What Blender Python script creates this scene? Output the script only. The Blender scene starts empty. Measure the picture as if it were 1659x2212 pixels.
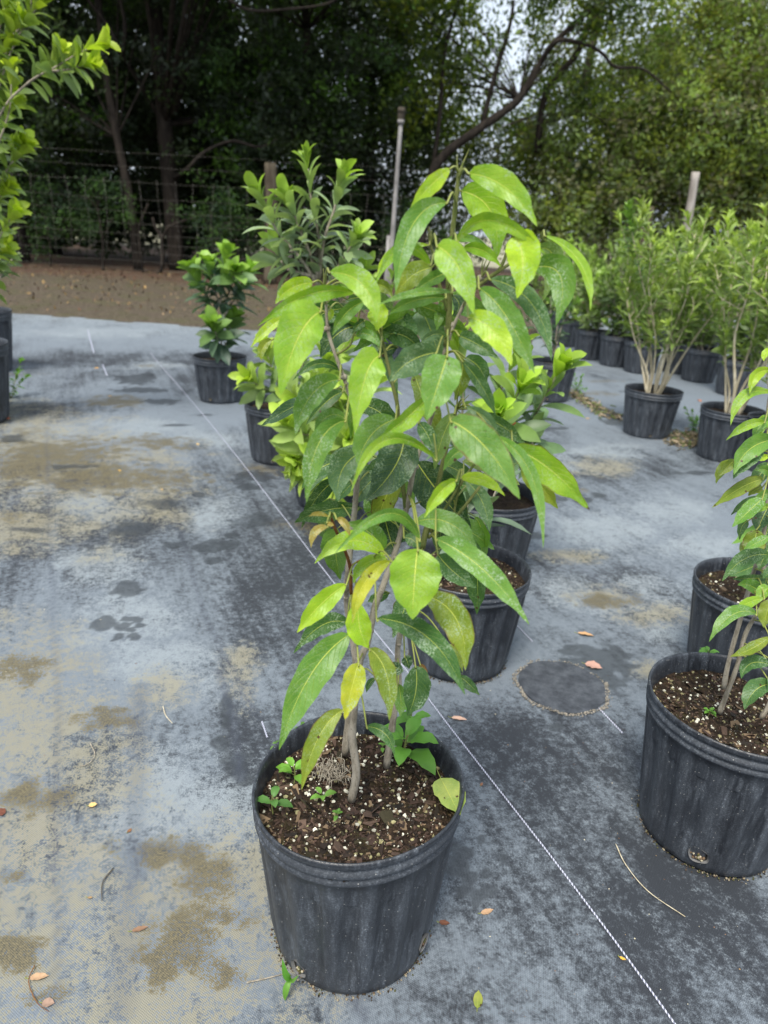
import bpy, math, random
import numpy as np
from mathutils import Vector, Matrix
R = math.radians
random.seed(7); rng = np.random.default_rng(7)
S = bpy.context.scene; C = S.collection

# ------------------------------------------------------------------ camera, world, sun, exposure
CAM_H = 1.16; PITCH = 21.7; ROLL = 0.062; FPX = 1534.0
cd = bpy.data.cameras.new('camera'); cam = bpy.data.objects.new('camera', cd); C.objects.link(cam)
cd.sensor_fit = 'VERTICAL'; cd.sensor_height = 34.6; cd.lens = 24.0
cd.clip_start = 0.05; cd.clip_end = 500
CM = Matrix.Rotation(R(90 - PITCH), 4, 'X') @ Matrix.Rotation(ROLL, 4, 'Z')
CM.translation = (0, 0, CAM_H)
cam.matrix_world = CM
cd.dof.use_dof = True; cd.dof.focus_distance = 1.22; cd.dof.aperture_fstop = 4.2; cd.dof.aperture_blades = 0
S.camera = cam
w = bpy.data.worlds.new('World'); S.world = w; w.use_nodes = True
nt = w.node_tree; sky = nt.nodes.new('ShaderNodeTexSky'); sky.sky_type = 'NISHITA'; sky.sun_disc = False
SUN_EL, SUN_AZ = R(60), R(200)      # azimuth: clockwise from +Y
sky.sun_elevation = SUN_EL; sky.sun_rotation = SUN_AZ; sky.air_density = 1.0; sky.dust_density = 5.0; sky.ozone_density = 1.0
wc = nt.nodes.new('ShaderNodeTexCoord'); wn = nt.nodes.new('ShaderNodeTexNoise'); wn.inputs['Scale'].default_value = 3.5; wn.inputs['Detail'].default_value = 5
wr_ = nt.nodes.new('ShaderNodeMapRange'); wr_.inputs[1].default_value = .3; wr_.inputs[2].default_value = .6; wr_.inputs[3].default_value = .5; wr_.inputs[4].default_value = .92
wm_ = nt.nodes.new('ShaderNodeMix'); wm_.data_type = 'RGBA'; wm_.inputs[7].default_value = (4.6, 5.1, 5.7, 1)      # bright broken cloud
nt.links.new(wc.outputs['Generated'], wn.inputs['Vector']); nt.links.new(wn.outputs['Fac'], wr_.inputs[0]); nt.links.new(wr_.outputs[0], wm_.inputs[0]); nt.links.new(sky.outputs[0], wm_.inputs[6])
nt.links.new(wm_.outputs[2], nt.nodes['Background'].inputs[0]); nt.nodes['Background'].inputs[1].default_value = 0.15
sd = bpy.data.lights.new('sun', 'SUN'); sd.energy = 3.1; sd.angle = R(18); sd.color = (1.0, 0.95, 0.86)
so = bpy.data.objects.new('sun', sd); C.objects.link(so)
sv = Vector((math.sin(SUN_AZ) * math.cos(SUN_EL), math.cos(SUN_AZ) * math.cos(SUN_EL), math.sin(SUN_EL)))
so.rotation_euler = sv.to_track_quat('Z', 'Y').to_euler()
S.view_settings.view_transform = 'Standard'; S.view_settings.look = 'None'
S.view_settings.exposure = 0.63; S.view_settings.gamma = 1.0
S.cycles.transparent_max_bounces = 6; S.cycles.max_bounces = 7

# ------------------------------------------------------------------ pixel helpers (photo shown 1659 x 2212)
def ray(x, y):
    return (CM.to_3x3() @ Vector(((x - 829.5) / FPX, (1106 - y) / FPX, -1.0)))
O = Vector((0, 0, CAM_H))
def at_z(x, y, z=0.0):
    r = ray(x, y); return O + r * ((z - CAM_H) / r.z)
def at_y(x, y, Y):
    r = ray(x, y); return O + r * (Y / r.y)
def depth(p): return -(CM.inverted() @ Vector(p)).z
def mpp(p): return depth(p) / FPX                     # metres per pixel at p
def proj(p):
    q = CM.inverted() @ Vector(p); return (829.5 + FPX * q.x / -q.z, 1106 - FPX * q.y / -q.z)

# ------------------------------------------------------------------ object helpers
def tag(o, label=None, cat=None, group=None, kind=None):
    if label: o['label'] = label
    if cat: o['category'] = cat
    if group: o['group'] = group
    if kind: o['kind'] = kind
    return o
def thing(name, label, cat, loc, group=None):
    o = bpy.data.objects.new(name, None); C.objects.link(o); o.location = loc; o.empty_display_size = .1
    return tag(o, label, cat, group)
def build_quads(name, mat, v, col, parent=None):
    me = bpy.data.meshes.new(name); N = len(v) // 4
    if parent: v = v - np.array(parent.location)
    me.vertices.add(4 * N); me.vertices.foreach_set('co', v.astype(np.float32).ravel())
    me.loops.add(4 * N); me.loops.foreach_set('vertex_index', np.arange(4 * N, dtype=np.int32))
    me.polygons.add(N); me.polygons.foreach_set('loop_start', np.arange(N, dtype=np.int32) * 4)
    me.materials.append(mat)
    at = me.attributes.new('Col', 'FLOAT_COLOR', 'POINT'); at.data.foreach_set('color', np.hstack([col, np.ones((4 * N, 1))]).astype(np.float32).ravel())
    me.update(calc_edges=True); me.validate()
    o = bpy.data.objects.new(name, me); C.objects.link(o)
    if parent: o.parent = parent
    return o
class MB:
    def __init__(s): s.v = []; s.f = []; s.n = 0; s.mi = []; s.att = {}
    def add(s, v, f, mi=0, **att):
        v = np.asarray(v, dtype=np.float64).reshape(-1, 3)
        s.v.append(v); s.f += [[i + s.n for i in q] for q in f]; s.mi += [mi] * len(f)
        for k in ('Col', 'uv', 'aux'):
            a = att.get(k)
            d = 3 if k != 'uv' else 2
            if a is None: a = np.full((len(v), d), .5)
            a = np.asarray(a, dtype=np.float64)
            if a.ndim == 1: a = np.tile(a, (len(v), 1))
            s.att.setdefault(k, []).append(a)
        s.n += len(v)
    def build(s, name, mats, parent=None, smooth=True, origin=None):
        me = bpy.data.meshes.new(name)
        v = np.vstack(s.v) if s.v else np.zeros((0, 3))
        off = np.array(parent.location if parent else (origin if origin is not None else (0, 0, 0)))
        if parent and parent.parent: off = off + np.array(parent.parent.location)
        me.from_pydata((v - off).tolist(), [], s.f)
        if not isinstance(mats, (list, tuple)): mats = [mats]
        for m in mats: me.materials.append(m)
        me.polygons.foreach_set('material_index', s.mi)
        me.polygons.foreach_set('use_smooth', [smooth] * len(s.f))
        for k, d in (('Col', 4), ('aux', 4)):
            a = np.vstack(s.att[k]); a = np.hstack([a, np.ones((len(a), 1))])
            at = me.attributes.new(k, 'FLOAT_COLOR', 'POINT'); at.data.foreach_set('color', a.ravel())
        uv = np.vstack(s.att['uv'])
        at = me.attributes.new('luv', 'FLOAT_VECTOR', 'POINT')
        at.data.foreach_set('vector', np.hstack([uv, np.zeros((len(uv), 1))]).ravel())
        me.update()
        o = bpy.data.objects.new(name, me); C.objects.link(o)
        if parent: o.parent = parent
        elif origin is not None: o.location = origin
        return o
def smooth_path(pts, n=6):
    P = [np.array(p, float) for p in pts]
    if len(P) < 3: return np.array([P[0] + (P[-1] - P[0]) * t for t in np.linspace(0, 1, n + 1)])
    P = [2 * P[0] - P[1]] + P + [2 * P[-1] - P[-2]]; out = []
    for i in range(1, len(P) - 2):
        for k in range(n):
            t = k / n
            out.append(.5 * ((2 * P[i]) + (P[i + 1] - P[i - 1]) * t + (2 * P[i - 1] - 5 * P[i] + 4 * P[i + 1] - P[i + 2]) * t * t + (3 * P[i] - P[i - 1] - 3 * P[i + 1] + P[i + 2]) * t ** 3))
    out.append(P[-2]); return np.array(out)
def tube(mb, path, r0, r1, seg=8, mi=0, wob=0, col=(.5, .5, .5)):
    path = np.asarray(path, float); n = len(path)
    T = np.gradient(path, axis=0); T /= np.linalg.norm(T, axis=1)[:, None] + 1e-9
    ref = np.array([0, 0, 1.]) if abs(T[0][2]) < .9 else np.array([1., 0, 0])
    U = np.cross(T, ref); U /= np.linalg.norm(U, axis=1)[:, None] + 1e-9
    V = np.cross(T, U)
    rad = np.linspace(r0, r1, n) * (1 + wob * rng.normal(size=n))
    a = np.linspace(0, 2 * np.pi, seg, endpoint=False)
    v = path[:, None] + rad[:, None, None] * (np.cos(a)[None, :, None] * U[:, None] + np.sin(a)[None, :, None] * V[:, None])
    f = [[i * seg + j, i * seg + (j + 1) % seg, (i + 1) * seg + (j + 1) % seg, (i + 1) * seg + j] for i in range(n - 1) for j in range(seg)]
    f.append(list(range(seg))[::-1]); f.append([(n - 1) * seg + j for j in range(seg)])
    mb.add(v.reshape(-1, 3), f, mi, Col=col)

# ------------------------------------------------------------------ materials
def M(name, base=(.5, .5, .5), rough=.6, spec=.5):
    m = bpy.data.materials.new(name); m.use_nodes = True
    b = m.node_tree.nodes['Principled BSDF']; b.inputs['Base Color'].default_value = (*base, 1)
    b.inputs['Roughness'].default_value = rough; b.inputs['Specular IOR Level'].default_value = spec
    return m
class NB:
    def __init__(s, m): s.t = m.node_tree; s.n = s.t.nodes; s.b = s.n['Principled BSDF']; s.out = s.n['Material Output']
    def nd(s, t, **k):
        n = s.n.new('ShaderNode' + t)
        for a, v in k.items(): setattr(n, a, v)
        return n
    def L(s, a, b): s.t.links.new(a, b)
    def attr(s, name, o='Color'):
        n = s.nd('Attribute'); n.attribute_name = name; return n.outputs[o]
    def pos(s): return s.nd('NewGeometry').outputs['Position']
    def obj(s): return s.nd('TexCoord').outputs['Object']
    def noise(s, vec, scale, detail=4, rough=.6, o='Fac'):
        n = s.nd('TexNoise'); s.L(vec, n.inputs['Vector']); n.inputs['Scale'].default_value = scale
        n.inputs['Detail'].default_value = detail; n.inputs['Roughness'].default_value = rough; return n.outputs[o]
    def map(s, vec, scale):
        n = s.nd('Mapping'); s.L(vec, n.inputs['Vector']); n.inputs['Scale'].default_value = scale; return n.outputs[0]
    def ma(s, op, a, b=None, c=None, clamp=False):
        n = s.nd('Math', operation=op); n.use_clamp = clamp
        for i, v in enumerate((a, b, c)):
            if v is None: continue
            if isinstance(v, (int, float)): n.inputs[i].default_value = v
            else: s.L(v, n.inputs[i])
        return n.outputs[0]
    def ramp(s, f, a, b, lo=0., hi=1.):
        n = s.nd('MapRange'); n.interpolation_type = 'SMOOTHSTEP'; s.L(f, n.inputs[0])
        n.inputs[1].default_value = a; n.inputs[2].default_value = b; n.inputs[3].default_value = lo; n.inputs[4].default_value = hi; return n.outputs[0]
    def mix(s, f, a, b, mode='MIX'):
        n = s.nd('Mix', data_type='RGBA', blend_type=mode)
        if isinstance(f, (int, float)): n.inputs[0].default_value = f
        else: s.L(f, n.inputs[0])
        for i, v in ((6, a), (7, b)):
            if isinstance(v, tuple): n.inputs[i].default_value = (*v, 1)
            else: s.L(v, n.inputs[i])
        return n.outputs[2]
    def sep(s, v):
        n = s.nd('SeparateXYZ'); s.L(v, n.inputs[0]); return n.outputs
    def bump(s, h, strength=.3, dist=.01):
        n = s.nd('Bump'); s.L(h, n.inputs['Height']); n.inputs['Strength'].default_value = strength; n.inputs['Distance'].default_value = dist
        s.L(n.outputs[0], s.b.inputs['Normal']); return n.outputs[0]
    def translucent(s, col, fac, normal=None):
        t = s.nd('BsdfTranslucent'); mx = s.nd('MixShader'); mx.inputs[0].default_value = fac
        if isinstance(col, tuple): t.inputs[0].default_value = (*col, 1)
        else: s.L(col, t.inputs[0])
        s.L(s.b.outputs[0], mx.inputs[1]); s.L(t.outputs[0], mx.inputs[2]); s.L(mx.outputs[0], s.out.inputs[0])

def mat_leaf(name, fac=.3, rough=.5, spec=.4):            # generic foliage: colour from vertex attribute
    m = M(name, rough=rough, spec=spec); k = NB(m)
    c = k.attr('Col'); n = k.noise(k.pos(), 9, 3)
    c = k.mix(k.ramp(n, .3, .7, 0, .35), c, (.02, .03, .01))
    k.L(c, k.b.inputs['Base Color'])
    k.translucent(k.mix(1, c, (1.5, 1.6, .6), 'MULTIPLY'), fac); return m
M_FOL = mat_leaf('foliage', .4, .6, .25)
M_SHRUB = mat_leaf('shrub_leaves', .3, .45, .4)
def mat_hero():
    m = M('leaf_blade', rough=.34, spec=.38); k = NB(m)
    col = k.attr('Col'); uv = k.sep(k.attr('luv', 'Vector')); aux = k.sep(k.attr('aux', 'Vector'))
    u = k.ma('ABSOLUTE', uv[0]); v = uv[1]
    o = k.obj()
    big = k.noise(o, 22, 3)
    col = k.mix(k.ramp(big, .35, .65, 0, .7), col, k.mix(1, col, (.55, .72, .5), 'MULTIPLY'))
    # side veins: curving up from the midrib
    ph = k.ma('SUBTRACT', k.ma('MULTIPLY', v, 10), k.ma('MULTIPLY', k.ma('POWER', u, 1.3), 2.6))
    fr = k.ma('ABSOLUTE', k.ma('SUBTRACT', k.ma('FRACT', ph), .5))
    sv_ = k.ramp(fr, .0, .065, 1, 0); sv_ = k.ma('MULTIPLY', sv_, k.ramp(u, .55, .95, 1, 0))
    vn = k.nd('TexVoronoi', feature='DISTANCE_TO_EDGE'); k.L(o, vn.inputs['Vector']); vn.inputs['Scale'].default_value = 260
    net = k.ramp(vn.outputs[0], 0, .12, 1, 0)
    veins = k.ma('ADD', k.ma('MULTIPLY', sv_, .6), k.ma('MULTIPLY', net, .22), clamp=True)
    lite = k.mix(1, col, (1.7, 1.45, 1.1), 'MULTIPLY')
    lite = k.mix(.35, lite, (.42, .5, .09))
    c = k.mix(veins, col, lite)
    mid = k.ramp(k.ma('DIVIDE', u, k.ma('SUBTRACT', 1.15, v)), -.0 + .018, .045, 1, 0)
    c = k.mix(k.ma('MULTIPLY', mid, .85), c, (.6, .66, .13))
    # dusty residue in patches and droplets
    d1 = k.ramp(k.noise(o, 420, 3, .7), .47, .62); d2 = k.ramp(k.noise(o, 38, 3, .65), .42, .62)
    dust = k.ma('MULTIPLY', k.ma('MULTIPLY', d1, d2), k.ma('MULTIPLY', aux[1], .95), clamp=True)
    c = k.mix(dust, c, (.36, .47, .34))
    # brown spots
    vs = k.nd('TexVoronoi'); k.L(o, vs.inputs['Vector']); vs.inputs['Scale'].default_value = 95; vs.inputs['Randomness'].default_value = 1
    cr = k.sep(vs.outputs['Color'])
    sp = k.ma('MULTIPLY', k.ramp(k.ma('ADD', vs.outputs['Distance'], k.ma('MULTIPLY', k.noise(o, 300, 3), .5)), .36, .5, 1, 0), k.ma('LESS_THAN', cr[0], k.ma('MULTIPLY', aux[0], .3)))
    c = k.mix(sp, c, (.07, .035, .015))
    edge = k.ma('MULTIPLY', k.ramp(k.ma('ADD', u, k.ma('MULTIPLY', k.noise(o, 60, 2), .25)), 1.0, 1.12), k.ma('GREATER_THAN', aux[0], .3))
    c = k.mix(k.ma('MULTIPLY', edge, .7), c, (.12, .06, .02))
    k.L(c, k.b.inputs['Base Color'])
    k.L(k.ma('ADD', .4, k.ma('MULTIPLY', dust, .5)), k.b.inputs['Roughness'])
    h = k.ma('ADD', k.ma('MULTIPLY', k.noise(o, 120, 2), .5), k.ma('MULTIPLY', k.ma('ADD', mid, sv_), -.5))
    k.bump(h, .6, .002)
    k.translucent(k.mix(1, c, (1.5, 1.5, .5), 'MULTIPLY'), .3); return m
M_HERO = mat_hero()
def mat_bark(name, a, b, scale=40, stretch=.25, bumpd=.004):
    m = M(name, rough=.85, spec=.2); k = NB(m)
    v = k.map(k.obj(), (1, 1, stretch)); n = k.noise(v, scale, 5, .65)
    c = k.mix(k.ramp(n, .35, .65), a, b)
    c = k.mix(k.ramp(k.noise(k.obj(), scale * 3, 3), .58, .7, 0, .5), c, tuple(x * .35 for x in a))
    k.L(c, k.b.inputs['Base Color']); k.bump(n, .6, bumpd); return m
M_STEM = mat_bark('stem_bark', (.19, .165, .125), (.38, .34, .275), 90, .3, .002)
M_GSTEM = mat_bark('green_stem', (.10, .13, .035), (.19, .2, .07), 120, .3, .001)
M_RSTEM = mat_bark('red_stem', (.13, .045, .02), (.22, .10, .03), 120, .3, .001)
M_PALE = mat_bark('pale_stem', (.42, .36, .24), (.62, .56, .42), 60, .2, .002)
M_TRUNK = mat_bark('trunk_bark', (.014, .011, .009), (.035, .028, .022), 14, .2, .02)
M_TRUNK2 = mat_bark('grey_trunk_bark', (.04, .034, .026), (.1, .085, .065), 14, .2, .02)
M_POST = mat_bark('post_wood', (.055, .043, .03), (.12, .1, .07), 14, .12, .006)
M_DRIFT = mat_bark('weathered_wood', (.22, .2, .18), (.4, .37, .34), 20, .12, .006)
M_PIPE = mat_bark('galvanised_pipe', (.17, .165, .16), (.3, .29, .28), 12, .3, .001)
M_WIRE = M('fence_wire', (.2, .19, .17), .7, .3)
def mat_petiole():
    m = M('petiole', (.22, .25, .05), .5); return m
M_PET = mat_petiole()
def mat_pot():
    m = M('black_plastic', rough=.45); k = NB(m)
    o = k.obj()
    st = k.noise(k.map(o, (1, 1, .04)), 60, 5, .7)            # vertical run-off streaks
    st2 = k.noise(k.map(o, (1, 1, .16)), 150, 4, .7)
    sp = k.ramp(k.noise(o, 330, 3, .75), .48, .66)
    grp = k.ramp(k.noise(o, 9, 3), .34, .66)
    dust = k.ma('ADD', k.ma('MULTIPLY', k.ramp(st, .42, .68), .45), k.ma('MULTIPLY', k.ramp(st2, .46, .7), .4))
    dust = k.ma('MULTIPLY', dust, k.ma('ADD', .35, k.ma('MULTIPLY', sp, .8)))
    dust = k.ma('MULTIPLY', dust, k.ma('ADD', .3, grp))
    aux = k.sep(k.attr('aux', 'Vector'))
    dust = k.ma('ADD', dust, k.ma('MULTIPLY', aux[0], k.ma('ADD', .12, k.ma('MULTIPLY', sp, .25))), clamp=True)
    c = k.mix(k.ma('MULTIPLY', dust, .8), k.mix(k.ramp(k.noise(o, 14, 3), .3, .7), (.010, .012, .017), (.019, .023, .030)), (.2, .23, .27))
    spk = k.nd('TexVoronoi'); k.L(o, spk.inputs['Vector']); spk.inputs['Scale'].default_value = 210
    c = k.mix(k.ma('MULTIPLY', k.ramp(spk.outputs['Distance'], .1, .2, 1, 0), k.ma('LESS_THAN', k.sep(spk.outputs['Color'])[0], .12)), c, (.45, .45, .43))
    k.L(c, k.b.inputs['Base Color']); k.L(k.ma('ADD', .36, k.ma('MULTIPLY', dust, .45)), k.b.inputs['Roughness'])
    k.bump(k.ma('ADD', sp, k.ma('MULTIPLY', st, .8)), .22, .002); return m
M_POT = mat_pot()
def mat_soil():
    m = M('potting_soil', rough=.95, spec=.2); k = NB(m); o = k.obj()
    n = k.noise(o, 120, 6, .75); n2 = k.noise(o, 35, 4)
    c = k.mix(k.ramp(n, .35, .7), (.009, .006, .004), (.07, .045, .028)); c = k.mix(k.ramp(n2, .5, .75, 0, .5), c, (.075, .065, .02))
    k.L(c, k.b.inputs['Base Color']); k.bump(n, 1, .01); return m
M_SOIL = mat_soil()
def mat_attr(name, rough=.85):
    m = M(name, rough=rough, spec=.3); k = NB(m); c = k.attr('Col')
    c = k.mix(k.ramp(k.noise(k.obj(), 260, 3), .4, .7, 0, .4), c, k.mix(1, c, (.5, .5, .45), 'MULTIPLY'))
    k.L(c, k.b.inputs['Base Color']); return m
M_CHIP = mat_attr('chips'); M_LITTER = mat_attr('dry_leaf', .7)
M_HOLE = M('dark_hole', (.01, .009, .007), .9)

# ------------------------------------------------------------------ GROUND
def mat_earth():
    m = M('earth', rough=.95, spec=.2); k = NB(m); p = k.pos()
    n = k.noise(p, 2.2, 6, .7); n2 = k.noise(p, 24, 5, .75)
    y = k.sep(p)[1]
    c = k.mix(k.ramp(n2, .3, .7), (.032, .024, .017), (.125, .1, .072))
    c = k.mix(k.ramp(n, .45, .62, 0, .6), c, (.07, .07, .03))
    sc = k.ramp(k.noise(p, 60, 2), .62, .68); c = k.mix(k.ma('MULTIPLY', sc, .6), c, (.38, .33, .26))
    red = k.ma('MULTIPLY', k.ramp(y, 13.4, 15.0), k.ramp(k.noise(p, 7, 4), .4, .6)); c = k.mix(k.ma('MULTIPLY', red, .75), c, (.075, .025, .016))
    far = k.ramp(y, 28.5, 31); c = k.mix(far, c, (.3, .29, .2))
    k.L(c, k.b.inputs['Base Color']); k.bump(n2, .8, .03); return m
M_EARTH = mat_earth()
g = MB()
gx = np.unique(np.concatenate([np.linspace(-300, -16, 8), np.linspace(-16, 18, 80), np.linspace(18, 300, 8)]))
gy = np.unique(np.concatenate([np.linspace(-60, 5, 6), np.linspace(5, 30, 70), np.linspace(30, 450, 12)]))
X, Y = np.meshgrid(gx, gy)
Z = -.02 + np.where(Y > 9.6, .035 * np.sin(X * 1.3 + Y) * np.sin(Y * .9), 0)
def gridf(nx, ny): return [[j * nx + i, j * nx + i + 1, (j + 1) * nx + i + 1, (j + 1) * nx + i] for j in range(ny - 1) for i in range(nx - 1)]
g.add(np.stack([X, Y, Z], -1).reshape(-1, 3), gridf(len(gx), len(gy)))
tag(g.build('ground', M_EARTH), kind='structure')

# woven fabric sheet with wear masks in attributes  (Col = pale, tan, brown ; aux = wet, seam, tone)
def W2(x, y): p = at_z(x, y, 0); return np.array([p.x, p.y])
fx = np.unique(np.concatenate([np.linspace(-14, -2.6, 60), np.linspace(-2.6, 2.6, 400), np.linspace(2.6, 16, 70)]))
fy = np.unique(np.concatenate([np.linspace(.1, 3.6, 300), np.linspace(3.6, 8, 180), np.linspace(8, 13.6, 60)]))
X, Y = np.meshgrid(fx, fy)
def vnoise(X, Y, s, seed):
    r = np.random.default_rng(seed); T = r.random((256, 256))
    x = X * s + 1000; y = Y * s + 1000; xi = np.floor(x).astype(int); yi = np.floor(y).astype(int); fx_ = x - xi; fy_ = y - yi
    fx_ = fx_ * fx_ * (3 - 2 * fx_); fy_ = fy_ * fy_ * (3 - 2 * fy_)
    a = T[xi % 256, yi % 256]; b = T[(xi + 1) % 256, yi % 256]; c = T[xi % 256, (yi + 1) % 256]; d = T[(xi + 1) % 256, (yi + 1) % 256]
    return (a * (1 - fx_) + b * fx_) * (1 - fy_) + (c * (1 - fx_) + d * fx_) * fy_
def fbm(X, Y, s, seed, o=4): return sum(vnoise(X, Y, s * 2 ** i, seed + i) * .5 ** i for i in range(o)) / sum(.5 ** i for i in range(o))
def ell(cx, cy, rx, ry, soft=.35, warp=.5, ws=6, seed=1):
    c = W2(cx, cy); ax = W2(cx + rx, cy) - c; ay = (W2(cx, cy - ry) - W2(cx, cy + ry)) / 2
    Minv = np.linalg.inv(np.array([ax, ay]).T)
    d = np.stack([X - c[0], Y - c[1]], -1) @ Minv.T
    r = np.sqrt((d ** 2).sum(-1)) + warp * (fbm(X, Y, ws, seed + int(cx)) - .5) * 2
    return np.clip((1 - r) / soft + .5, 0, 1)
pale = np.zeros_like(X); tan = pale.copy(); brown = pale.copy(); wet = pale.copy(); seam = pale.copy()
def mx(a, b): np.maximum(a, b, out=a)
tone = fbm(X, Y, .7, 3) * 1.5 - .25 + .07 * (Y - 2) + (fbm(X * 3, Y, 1.6, 19) - .5) * .9
for a in ((300, 930, 110, 28), (205, 1105, 95, 34), (225, 1215, 105, 48), (275, 1330, 110, 70), (462, 1105, 62, 42), (400, 1740, 150, 110), (120, 930, 90, 20),
          (1290, 1150, 120, 40), (1200, 1010, 120, 26), (1440, 1110, 90, 40), (1300, 980, 90, 18), (350, 1450, 120, 70), (200, 720, 170, 14), (330, 790, 60, 10), (700, 740, 60, 12), (1390, 1290, 90, 40), (1240, 1280, 60, 30), (450, 950, 90, 20), (1500, 1180, 80, 30), (80, 1050, 40, 30), (1450, 1370, 60, 25)):
    mx(pale, ell(*a, soft=1.0, warp=.7, ws=8) * .75)
mx(pale, np.clip((Y - 6.5) / 2, 0, 1) * .75)
for a in ((60, 960, 170, 70), (200, 1020, 200, 60), (60, 1130, 150, 60), (330, 1090, 70, 50), (50, 1500, 130, 150), (70, 1800, 170, 200), (60, 2100, 200, 170), (430, 1990, 190, 190), (380, 2150, 200, 120), (180, 1640, 140, 80), (360, 1480, 60, 40),
          (1300, 1010, 70, 16), (1300, 1290, 80, 22), (1420, 1330, 70, 22), (1220, 1205, 60, 12), (560, 1900, 60, 130), (520, 1440, 40, 60), (1400, 1450, 30, 22)):
    mx(tan, ell(*a, soft=1.5, warp=.9, ws=7, seed=9) * .85)
for a in ((120, 985, 130, 26), (240, 1035, 130, 24), (60, 1020, 60, 20), (330, 960, 60, 12), (360, 1855, 75, 28), (450, 1900, 50, 40), (400, 2030, 60, 60), (340, 2080, 40, 45), (30, 2060, 60, 30), (55, 1450, 50, 26), (230, 1560, 40, 20), (60, 1730, 60, 26), (480, 2110, 40, 30), (250, 870, 50, 10), (1290, 1303, 34, 12), (500, 1985, 60, 20), (40, 1900, 30, 12), (90, 2160, 40, 20), (1310, 1300, 50, 10)):
    mx(brown, ell(*a, soft=1.3, warp=1.3, ws=22, seed=30) * 1.2)
_r = np.random.default_rng(5)
for _k in range(46):
    xx = _r.uniform(0, 1500); yy = _r.uniform(700, 1150); q = (xx, yy, _r.uniform(12, 60), _r.uniform(2, 9) * (yy - 500) / 400)
    if _k % 3: mx(wet, ell(*q, soft=1.2, warp=1.3, ws=14, seed=90 + _k) * .75)
    else: mx(brown, ell(*q, soft=1.2, warp=1.3, ws=14, seed=90 + _k) * .6)
for a in ((226, 1352, 30, 20), (262, 1360, 13, 7), (272, 1340, 11, 6), (258, 1378, 12, 7), (283, 1364, 11, 6), (291, 1378, 14, 9), (296, 1342, 14, 7), (303, 1354, 13, 5), (246, 1386, 8, 5), (276, 1352, 8, 5), (272, 1275, 36, 14), (290, 822, 44, 12), (320, 815, 16, 8), (310, 845, 60, 6), (350, 870, 40, 7), (480, 1610, 22, 22), (515, 1660, 34, 22), (490, 1540, 12, 40), (530, 1690, 20, 14),
          (975, 1830, 24, 16), (1000, 1850, 20, 14), (985, 1880, 24, 18), (1010, 1905, 16, 16), (1050, 1895, 14, 10), (1030, 1945, 12, 22), (1000, 1930, 10, 18), (1060, 1930, 10, 16), (965, 1870, 16, 20), (1040, 1820, 12, 10), (1085, 1860, 12, 8),
          (480, 1180, 40, 12), (440, 1188, 30, 10), (555, 1032, 50, 12), (540, 1055, 30, 8), (380, 1180, 30, 8), (500, 1160, 18, 6), (1200, 1575, 16, 9), (1290, 1440, 90, 50), (1150, 930, 50, 8), (1190, 1080, 34, 8), (1260, 1085, 20, 6), (1120, 1160, 60, 8), (460, 1215, 20, 8), (430, 1072, 14, 6), (620, 1025, 20, 10)):
    mx(wet, ell(*a, soft=.5, warp=.8 if a[2] > 20 else .25, ws=34, seed=50) * (.85 if a[2] > 20 else 1.1))
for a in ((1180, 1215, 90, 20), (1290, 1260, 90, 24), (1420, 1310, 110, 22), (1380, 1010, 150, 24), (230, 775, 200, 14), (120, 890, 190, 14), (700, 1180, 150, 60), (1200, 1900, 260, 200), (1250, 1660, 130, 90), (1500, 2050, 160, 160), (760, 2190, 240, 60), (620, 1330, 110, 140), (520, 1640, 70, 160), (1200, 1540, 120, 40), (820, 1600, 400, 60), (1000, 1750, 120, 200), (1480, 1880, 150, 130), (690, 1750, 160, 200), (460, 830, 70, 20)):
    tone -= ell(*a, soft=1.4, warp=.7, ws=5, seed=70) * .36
def seamline(pts, wd, amp):
    for (a, b) in zip(pts[:-1], pts[1:]):
        A = W2(*a); B = W2(*b); d = B - A; L = np.hypot(*d); d = d / L
        t = (X - A[0]) * d[0] + (Y - A[1]) * d[1]; s = np.abs(-(X - A[0]) * d[1] + (Y - A[1]) * d[0] + .012 * (vnoise(X, Y, 7, 5) - .5))
        mx(seam, np.clip(1.4 - s / wd, 0, 1) * amp * ((t > 0) & (t < L)) * (.35 + fbm(X, Y, 5, 77)))
seamline([(170, 760), (100, 930), (112, 1250), (125, 1600), (125, 2212)], .007, .6)
seamline([(375, 1110), (440, 1330), (560, 1560)], .007, .6)
seamline([(305, 1480), (290, 1800), (262, 2212)], .022, .45)
seamline([(470, 1450), (505, 1560), (515, 1700)], .01, .8)
seamline([(1095, 1330), (1200, 1450), (1400, 1680)], .006, .5); seamline([(1150, 1180), (1500, 1360)], .02, .5); seamline([(560, 800), (700, 900), (1300, 1600)], .005, .5)
seamline([(745, 2130), (790, 2212)], .01, .9)
ZZ = .004 + .006 * fbm(X, Y * .6, 3, 11) + .012 * (fbm(X, Y, .9, 12) - .4) * np.clip((Y - 1.5), 0, 1) + seam * .002
Zf = np.maximum(ZZ, .003)
edge_y = 8.3 + .35 * (fbm(X, X * 0, 1.2, 31) - .5) * 2 + np.where(X > 1.6, np.clip((X - 1.6) * 4, 0, 5), 0)
mb = MB(); nx = len(fx)
keep = (Y < edge_y)
f = [q for q in gridf(nx, len(fy)) if keep.flat[q[0]] and keep.flat[q[2]]]
mb.add(np.stack([X, Y, Zf], -1).reshape(-1, 3), f, Col=np.stack([pale, tan, brown], -1).reshape(-1, 3), aux=np.stack([wet, seam, np.clip(tone, 0, 1)], -1).reshape(-1, 3))
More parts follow.
